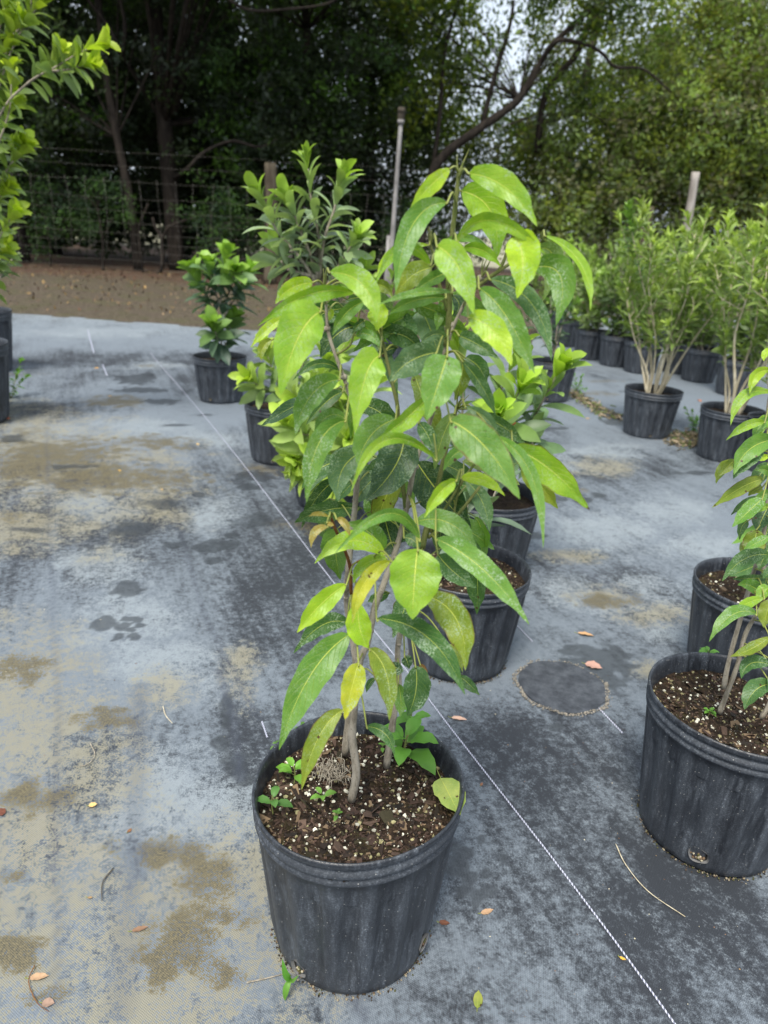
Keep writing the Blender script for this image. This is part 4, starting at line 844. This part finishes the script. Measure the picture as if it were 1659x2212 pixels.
for (x, y, H, lab, tp) in ((1280, 712, .75, 'green shrub in the leftmost pot of the back right row', 0), (1337, 724, .75, 'green shrub in the second pot from the left of the back right row', 1), (1392, 736, .8, 'green shrub in the back row pot right behind the pale stemmed fan', 0), (1475, 738, .85, 'green shrub in the back row pot between the two willowy plants', 1), (1521, 752, .8, 'thin stemmed shrub in the back pot between the two willowy plants, standing forward', 0), (1601, 776, .85, 'green shrub in the pot behind the thick caned willowy plant', 1),
        (1230, 690, .7, 'pale green shrub in the back row nearest the sapling crown', 2), (1450, 690, .8, 'shrub in the farthest row behind the pale stemmed fan', 0), (1545, 700, .8, 'shrub in the farthest row behind the two forward willowy plants', 1), (1640, 715, .85, 'shrub in the farthest row at the right edge', 0), (1190, 670, .65, 'low shrub in the farthest row seen past the sapling leaves', 2)):
    r_, c_ = potted(x, y, lab, group=GB, holes=False)
    willowy(r_, c_, 10, H * rng.uniform(.9, 1.2), .42, L=.1, dens=20, bare=.1, bark=M_STEM, sr=.005, wr=.38 if tp else .3, top=((.32, .46, .1), (.26, .4, .09), (.4, .56, .13))[tp], low=((.17, .25, .08), (.14, .21, .08), (.25, .36, .12))[tp])
# bed edge: a long low roll of debris between the two fabric strips
m = MB()
for k in range(700):
    t = rng.random(); x = 1225 + (1330 - 1225) * t if k % 2 else 1455 + 70 * t; y = (845 + 62 * t if k % 2 else 935 + 30 * rng.random()); p = np.array(at_z(x, y, .01)) + rng.normal(size=3) * np.array([.04, .04, .0])
    L = rng.uniform(.01, .05); chip(m, p + np.array([0, 0, abs(rng.normal()) * .012]), L, L * .3, .004, np.array(random.choice([(.25, .2, .12), (.12, .1, .05), (.38, .3, .2), (.15, .2, .06)])))
tag(m.build('debris', M_CHIP), 'dry grass clippings and debris along the fabric overlap', 'debris', kind='stuff')
m = MB(); path = smooth_path([np.array(at_z(x, y, .012)) for x, y in ((1150, 800), (1215, 838), (1330, 893), (1450, 940), (1560, 985), (1659, 1030))], 10); path[:, 2] = .0
tube(m, path, .022, .022, 8, wob=.08); q = m.build('fabric_fold', M_FAB, fabric)
for (x, y, s, lab) in ((1245, 850, .1, 'ragged weed beside the pot right of the sapling crown'), (1500, 935, .1, 'weed tuft between the two right hand pots'), (25, 860, .16, 'weed growing at the foot of the left edge pots')):
    p = at_z(x, y, .01); root = thing('weed', lab, 'weed', p); mf = MB(); ms = MB()
    for k in range(7):
        e = np.array(p) + np.array([rng.normal() * s * .6, rng.normal() * s * .5, s * rng.uniform(.6, 1.5)]); pt = smooth_path([np.array(p), (np.array(p) + e) / 2 + np.array([0, 0, s * .1]), e], 5)
        tube(ms, pt, .002, .001, 5); shrub_leaves(mf, pt, s * .35, 9, top=(.17, .36, .05), low=(.1, .24, .05), start=.1, kind='na', nt_=4, tipn=3)
    mf.build('leaves', M_WEED, root); ms.build('stem', M_GSTEM, root)

# ------------------------------------------------------------------ tall plant and big pots at the left edge
def bigpot(px, py, r, h, lab, name='potted_shrub', cat='potted plant'):
    c = at_z(px, py, h + .008); root = thing(name, lab, cat, (c.x, c.y, 0)); pot_base(root, (c.x, c.y), r=r, h=h, detail=1); return root, c
rL1, cL1 = bigpot(-58, 668, .25, .44, 'shrub in the big black pot at the left edge, the farther one')
rL2, cL2 = bigpot(-92, 738, .25, .44, 'tall bright green shrub reaching in from the top left corner')
YL = cL2.y; TOP = (.46, .6, .04); LOW = (.2, .3, .09)
LS = [[(-60, 730), (-50, 500), (-40, 300), (-20, 120), (10, 20)], [(-45, 400), (0, 250, -.1), (60, 180, -.15), (120, 145, -.2), (165, 118, -.2), (205, 100, -.2)], [(-50, 450), (-10, 330, -.1), (20, 240, -.1), (25, 170, -.1)], [(-40, 330), (10, 150), (50, 60), (85, 10)],
      [(-50, 500), (-15, 420), (20, 360), (45, 330)], [(-55, 600), (-20, 560), (5, 500), (25, 470)], [(-45, 350), (0, 280), (25, 225)], [(-30, 230), (0, 120), (30, 60)], [(-30, 200), (20, 90), (60, 40), (70, -20)], [(-30, 200), (0, 60), (20, -10)], [(-55, 620), (-30, 570), (0, 545)], [(-50, 520), (-20, 450), (5, 420)], [(-45, 300), (-10, 180), (15, 110)], [(-40, 380), (0, 330), (30, 310)], [(-55, 640), (-20, 600, .1), (10, 520, .1)],
      [(60, 180, -.15), (100, 150, -.1), (120, 120, -.1)], [(100, 155, -.2), (150, 150, -.2), (185, 140, -.2)]]
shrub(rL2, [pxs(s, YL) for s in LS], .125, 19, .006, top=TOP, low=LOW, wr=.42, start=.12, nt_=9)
shrub(rL1, [pxs([(-42, 660), (-40 + d, 600), (-30 + d * 1.4, 560)], cL1.y) for d in (-40, -10, 20, 40)], .1, 14, .007, top=(.15, .22, .08), low=(.07, .12, .06))

# ------------------------------------------------------------------ fence, posts, pole
FA, FB = np.array([-13., 14.3]), np.array([17., 17.6])
def fp(s, z): q = FA + (FB - FA) * s; return np.array([q[0], q[1], z])
fl = float(np.hypot(*(FB - FA)))
fence = thing('wire_fence', 'tall wire mesh fence on wooden posts in front of the dark trees', 'fence', (0, 15.7, 0))
m = MB(); ns = int(fl / .34); hz_ = [.12, .28, .45, .62, .8, 1.0, 1.22, 1.45, 1.75]
for i in range(ns + 1):
    s = i / ns; P = [fp(s + rng.normal() * .0007, z) + np.array([0, rng.normal() * .02, 0]) for z in (.08, .5, .95, 1.4, 1.78)]; tube(m, P, .0014, .0014, 3)
for j, z in enumerate(hz_ + [2.02, 2.25]):
    P = [fp(s, z + .03 * math.sin(s * 14 + j * .2) + rng.normal() * .006) for s in np.linspace(0, 1, 60)]; tube(m, P, .0014, .0014, 3)
m.build('wire_mesh', M_WIRE, fence)
def post(px_b, py_b, px_t, py_t, r, mat, name='fence_post', Yoff=-.06, z0=None):
    # stands on the fence line
    Yp = 15.6
    for _ in range(4):
        q = at_y(px_b, py_b, Yp); s = (q.x - FA[0]) / (FB[0] - FA[0]); Yp = float(fp(s, 0)[1]) + Yoff
    b = np.array(at_y(px_b, py_b, Yp)); t = np.array(at_y(px_t, py_t, Yp)); d = (t - b); b = b - d * ((b[2] + .05) / max(d[2], .01)); mm = (b + t) / 2
    m = MB(); tube(m, smooth_path([b, mm + np.array([r * .3, 0, 0]), t], 8), r * 1.05, r * .95, 14, wob=.03)
    m.build(name, mat, fence)
post(583, 600, 584, 352, .125, M_POST); post(1474, 530, 1503, 372, .085, M_DRIFT, Yoff=-.15); post(1388, 520, 1402, 446, .11, M_POST)
pole = thing('metal_pole', 'tall thin metal pipe with a small head on top behind the sapling', 'pole', tuple(at_y(845, 560, 12.0).xy) + (0,))
b = np.array(at_y(846, 540, 12.)); t = np.array(at_y(866, 262, 12.)); d = t - b; b0 = b - d * ((b[2] + .05) / d[2])
m = MB(); tube(m, smooth_path([b0, (b0 + t) / 2, t], 6), .042, .03, 14); tube(m, [t - d * .02, t + d * .01], .05, .05, 14); m.build('pipe', M_PIPE, pole)
m = MB(); tube(m, smooth_path([t, t + d * .03, t + d * .06], 4), .045, .06, 12); tube(m, [t + d * .06, t + d * .1], .065, .05, 12); m.build('sprinkler_head', M_TRUNK2, pole)
m = MB(); s0 = b + d * .2; tube(m, [s0 + np.array([-.075, 0, -1.3]), s0 + np.array([-.065, 0, -.15])], .03, .03, 10); m.build('support_pipe', M_PIPE, pole)

# ------------------------------------------------------------------ trees
def cloud_leaves(mb, cent, n, sig, L, cols, upb=.3, seed=0):
    """cent: (k,3) clump centres, n leaves per clump"""
    k = len(cent); N = k * n
    P = np.repeat(cent, n, 0) + rng.normal(size=(N, 3)) * np.repeat(sig, n, 0)
    d = rng.normal(size=(N, 3)); d /= np.linalg.norm(d, axis=1)[:, None]; nr = rng.normal(size=(N, 3)) + np.array([0, -.3, upb * 2]); s = np.cross(d, nr); s /= np.linalg.norm(s, axis=1)[:, None] + 1e-9
    l = (L * rng.uniform(.6, 1.25, N))[:, None]; w_ = l * rng.uniform(.36, .5, (N, 1)); up_ = np.cross(s, d)
    v = np.stack([P, P + d * l * .5 + s * w_ * .5 + up_ * l * .06, P + d * l, P + d * l * .5 - s * w_ * .5 + up_ * l * .06], 1)
    ci = np.repeat(rng.integers(0, len(cols), k), n); mixr = rng.integers(0, len(cols), N); pick = np.where(rng.random(N) < .82, ci, mixr)
    col = np.array(cols)[pick] * rng.uniform(.75, 1.2, (N, 1)) * np.repeat(rng.uniform(.65, 1.35, (k, 1)), n, 0)
    mb.append((v.reshape(-1, 3), np.repeat(col, 4, 0)))
def shell_pts(c, r, n, rough=.25, inner=.55):
    d = rng.normal(size=(n, 3)); d /= np.linalg.norm(d, axis=1)[:, None]; q = rng.uniform(inner ** 3, 1, n) ** (1 / 3)
    return np.array(c) + d * q[:, None] * np.array(r) * (1 + rough * rng.normal(size=(n, 1)))
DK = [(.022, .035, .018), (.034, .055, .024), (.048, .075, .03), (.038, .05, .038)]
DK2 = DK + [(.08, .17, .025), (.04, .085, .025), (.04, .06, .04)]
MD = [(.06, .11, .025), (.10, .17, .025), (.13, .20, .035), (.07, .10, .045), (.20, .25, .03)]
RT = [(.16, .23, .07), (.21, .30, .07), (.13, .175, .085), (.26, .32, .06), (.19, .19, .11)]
def tree(label, trunk, blobs, cols, L=.13, per=110, mat=M_TRUNK, tr=(.12, .05), limbs=(), name='tree', group='trees behind the fence', zmin=.2, sig=.19, cat='tree'):
    base = trunk[0]; root = thing(name, label, cat, (float(base[0]), float(base[1]), 0), group)
    mt = MB(); tube(mt, smooth_path(trunk, 6), tr[0], tr[1], 12, wob=.04)
    for lb, r0, r1 in limbs: tube(mt, smooth_path(lb, 6), r0, r1, 8, wob=.05)
    cs = []; LP = list(smooth_path(trunk, 6)[4:])
    for c, r, n in blobs:
        q = shell_pts(c, r, n); cs.append(q)
        for e in q[::max(1, n // 7)]:                  # limbs into each blob
            j = trunk[-1] if e[2] > trunk[-1][2] else trunk[len(trunk) // 2]
            lp = smooth_path([np.array(j), (np.array(j) + e) / 2 + np.array([0, 0, .15]), e], 5); LP += list(lp); tube(mt, lp, tr[1] * .4, .008, 5)
    cs = np.vstack(cs); cs = cs[cs[:, 2] > zmin]
    LA_ = np.array(LP)
    for e in cs[::3]:                                  # twigs running into the leaf clumps
        a = rng.normal(size=3); a[2] = abs(a[2]) * .5 - .2; a /= np.linalg.norm(a); q = LA_[np.linalg.norm(LA_ - e, axis=1).argmin()]; tube(mt, smooth_path([q, (q + e) / 2 + rng.normal(size=3) * .06, e, e + a * .3], 3), .011, .003, 4)
    mt.build('trunk', mat, root)
    m = []; cloud_leaves(m, cs, per, np.tile([sig, sig, sig * .8], (len(cs), 1)), L, cols)
    build_quads('crown', M_FOL, m[0][0], m[0][1], root); return root
def T(px, Y, *zs):                                      # trunk polyline: pixel x at ground, listed (px, z)
    return [np.array([at_y(x, 600, Y).x, Y, z]) for x, z in zs]
def XW(px, py, Y): return float(at_y(px, py, Y).x)
# dark wood on the left
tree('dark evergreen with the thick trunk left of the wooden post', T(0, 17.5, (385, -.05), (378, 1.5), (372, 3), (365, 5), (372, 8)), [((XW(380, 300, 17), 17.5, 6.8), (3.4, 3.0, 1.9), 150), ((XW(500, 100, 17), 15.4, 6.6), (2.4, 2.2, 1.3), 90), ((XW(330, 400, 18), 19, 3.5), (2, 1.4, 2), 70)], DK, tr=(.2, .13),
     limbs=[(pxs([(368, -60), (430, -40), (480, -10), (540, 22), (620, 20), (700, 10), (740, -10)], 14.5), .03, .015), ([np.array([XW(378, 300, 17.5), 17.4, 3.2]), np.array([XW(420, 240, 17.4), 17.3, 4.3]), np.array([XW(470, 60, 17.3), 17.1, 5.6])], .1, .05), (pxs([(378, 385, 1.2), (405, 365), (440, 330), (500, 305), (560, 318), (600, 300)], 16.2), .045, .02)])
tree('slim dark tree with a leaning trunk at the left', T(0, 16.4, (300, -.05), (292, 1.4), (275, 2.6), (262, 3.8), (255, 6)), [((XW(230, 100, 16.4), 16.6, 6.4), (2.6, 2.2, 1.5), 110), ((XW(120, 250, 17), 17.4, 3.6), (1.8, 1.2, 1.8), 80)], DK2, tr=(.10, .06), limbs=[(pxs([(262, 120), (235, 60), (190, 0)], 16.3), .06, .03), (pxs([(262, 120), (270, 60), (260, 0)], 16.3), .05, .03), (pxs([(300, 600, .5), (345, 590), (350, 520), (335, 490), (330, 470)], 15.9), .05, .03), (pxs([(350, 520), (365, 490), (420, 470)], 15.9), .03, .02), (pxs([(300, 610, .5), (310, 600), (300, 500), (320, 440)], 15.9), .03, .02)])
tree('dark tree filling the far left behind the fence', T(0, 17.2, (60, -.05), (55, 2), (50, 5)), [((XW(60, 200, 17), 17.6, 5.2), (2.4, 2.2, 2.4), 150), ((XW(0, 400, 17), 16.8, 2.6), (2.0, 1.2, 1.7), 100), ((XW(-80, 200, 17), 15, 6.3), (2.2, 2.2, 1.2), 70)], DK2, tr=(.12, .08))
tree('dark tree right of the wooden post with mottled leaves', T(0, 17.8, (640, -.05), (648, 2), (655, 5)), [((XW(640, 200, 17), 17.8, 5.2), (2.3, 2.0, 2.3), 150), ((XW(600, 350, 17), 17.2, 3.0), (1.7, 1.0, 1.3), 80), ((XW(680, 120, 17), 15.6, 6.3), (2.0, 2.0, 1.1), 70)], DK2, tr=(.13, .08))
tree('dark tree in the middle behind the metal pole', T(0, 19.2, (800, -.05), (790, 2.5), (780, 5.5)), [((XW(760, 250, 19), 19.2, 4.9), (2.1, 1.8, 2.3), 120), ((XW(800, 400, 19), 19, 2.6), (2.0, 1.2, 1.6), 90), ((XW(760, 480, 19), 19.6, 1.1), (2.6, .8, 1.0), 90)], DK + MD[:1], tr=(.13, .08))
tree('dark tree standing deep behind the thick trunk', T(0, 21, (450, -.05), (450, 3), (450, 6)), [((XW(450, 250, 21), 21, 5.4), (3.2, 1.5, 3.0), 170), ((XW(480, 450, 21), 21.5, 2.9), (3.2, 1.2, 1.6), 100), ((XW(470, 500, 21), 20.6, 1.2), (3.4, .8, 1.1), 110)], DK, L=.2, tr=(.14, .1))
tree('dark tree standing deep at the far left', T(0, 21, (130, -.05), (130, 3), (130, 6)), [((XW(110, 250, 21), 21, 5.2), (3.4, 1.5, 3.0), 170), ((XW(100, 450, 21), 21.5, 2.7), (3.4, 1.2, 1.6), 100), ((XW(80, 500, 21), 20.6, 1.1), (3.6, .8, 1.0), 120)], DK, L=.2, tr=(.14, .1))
# oak-like spreading tree in the middle right, sky showing through
arch = pxs([(900, 560), (930, 400), (960, 335), (1040, 275), (1120, 215), (1165, 140), (1200, 90), (1300, 0), (1380, -60)], 17)
arch[0][2] = -.05
tree('spreading tree with a long arching dark limb and sky between its leaves', arch, [((XW(1120, 150, 17), 17.8, 5.5), (2.2, 1.6, 1.7), 55), ((XW(940, 60, 17), 16.8, 6.0), (1.7, 1.8, 1.1), 70), ((XW(1290, 60, 17), 17.4, 6.1), (1.8, 1.8, 1.0), 66), ((XW(920, 300, 17), 18.4, 4.2), (1.4, 1.2, 1.2), 60)], MD, L=.14, per=68, tr=(.115, .04), zmin=1.0, sig=.2,
     limbs=[(pxs([(1165, 140, .2), (1200, 90), (1260, 95), (1300, 115), (1330, 145), (1390, 150), (1450, 200)], 16.8), .05, .02), (pxs([(1040, 275), (1070, 160), (1100, 60), (1110, 0)], 17.2), .06, .03), (pxs([(1160, 330), (1180, 200), (1250, 110), (1290, 0)], 18.2), .09, .05), (pxs([(930, 400), (950, 250), (960, 120), (990, 0)], 17.2), .05, .03)])
tree('pale barked tree rising behind the arching limb', T(0, 19.5, (1190, -.05), (1185, 2), (1200, 4), (1215, 6.5)), [((XW(1200, 330, 19.5), 19.8, 4.3), (2.0, 1.4, 1.3), 56), ((XW(1050, 430, 19.5), 20, 2.9), (2.0, 1.2, 1.4), 90)], MD, L=.13, per=70, mat=M_TRUNK2, tr=(.14, .08), sig=.26)
# broad green thicket trees on the right
for (px, Y, zc, rx, rz, n, lab, k) in ((1270, 18.6, 2.7, 1.9, 1.5, 120, 'olive green bushy tree behind the back right pots', 0), (1430, 18.3, 3.4, 2.0, 1.9, 150, 'bushy tree behind the leaning grey post', 0), (1600, 17.9, 3.4, 2.0, 2.2, 160, 'bushy green tree at the right edge behind the fence', 1), (1500, 19.6, 5.6, 2.4, 1.8, 170, 'taller yellow green tree showing above the bushes', 1), (1690, 18.6, 5.6, 2.3, 2.3, 180, 'tall tree in the top right corner', 1), (1350, 20.5, 4.7, 2.0, 1.3, 110, 'thin crowned tree behind the arching limb on the right', 0)):
    x = XW(px, 500, Y)
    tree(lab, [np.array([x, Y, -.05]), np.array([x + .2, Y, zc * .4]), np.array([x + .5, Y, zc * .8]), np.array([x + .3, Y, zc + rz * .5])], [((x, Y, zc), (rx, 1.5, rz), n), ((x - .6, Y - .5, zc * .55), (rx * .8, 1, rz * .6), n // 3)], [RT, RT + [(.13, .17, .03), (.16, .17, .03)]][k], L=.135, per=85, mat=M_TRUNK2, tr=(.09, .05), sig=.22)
# understory shrubs on the left
for (px, Y, zc, rx, rz, n, lab) in ((215, 15.6, 1.2, .75, .6, 26, 'lighter green bush at the foot of the slim leaning tree'), (100, 15.9, 1.0, .8, .8, 34, 'dark bush behind the fence at the far left'), (455, 15.9, 1.3, .6, .8, 26, 'blue green bush between the thick trunk and the wooden post'), (510, 15.7, .8, .7, .5, 28, 'low green bush left of the wooden post'), (690, 16.6, 1.0, 1., .8, 40, 'dark bush right of the wooden post'), (900, 17.2, 1.1, 1.1, .9, 40, 'bush behind the top of the sapling')):
    x = XW(px, 500, Y)
    tree(lab, [np.array([x, Y, -.05]), np.array([x + .05, Y, zc * .5]), np.array([x, Y, zc])], [((x, Y, zc), (rx, .5, rz), n)], [(.04, .085, .03), (.055, .12, .025), (.03, .06, .035)], L=.07, per=60, tr=(.03, .015), sig=.13, name='bush', group='bushes at the foot of the trees', cat='bush')
# hedge-like far wood closing the view
m = []; N = 1300
cs = np.stack([rng.uniform(-19, 22, N), rng.uniform(25, 28, N), rng.uniform(.9, 9.5, N)], -1); cs = cs[~((cs[:, 0] > .5) & (cs[:, 0] < 8.5) & (cs[:, 2] > 4.6 + 1.5 * np.sin(cs[:, 0] * 2)))]; N = len(cs)
cloud_leaves(m, cs, 60, np.tile([.5, .5, .4], (len(cs), 1)), .26, DK); tag(build_quads('far_wood', M_FOL, *m[0]), 'far off wood seen in gaps between the trees', 'wood', kind='stuff')
# leaf litter on the bare strip
m = []; N = 5000
P_ = np.stack([rng.uniform(-12, 14, N), 8.7 + 7 * rng.random(N) ** .8, rng.uniform(.0, .02, N)], -1)
cloud_leaves(m, P_, 1, np.zeros((N, 3)), .07, [(.09, .05, .03), (.12, .08, .045), (.05, .03, .02), (.17, .12, .07), (.2, .13, .05)], upb=3); tag(build_quads('leaf_litter', M_LITTER, m[0][0] + np.array([0, 0, .02]), m[0][1]), 'brown leaf litter on the bare earth strip', 'leaf litter', kind='stuff')
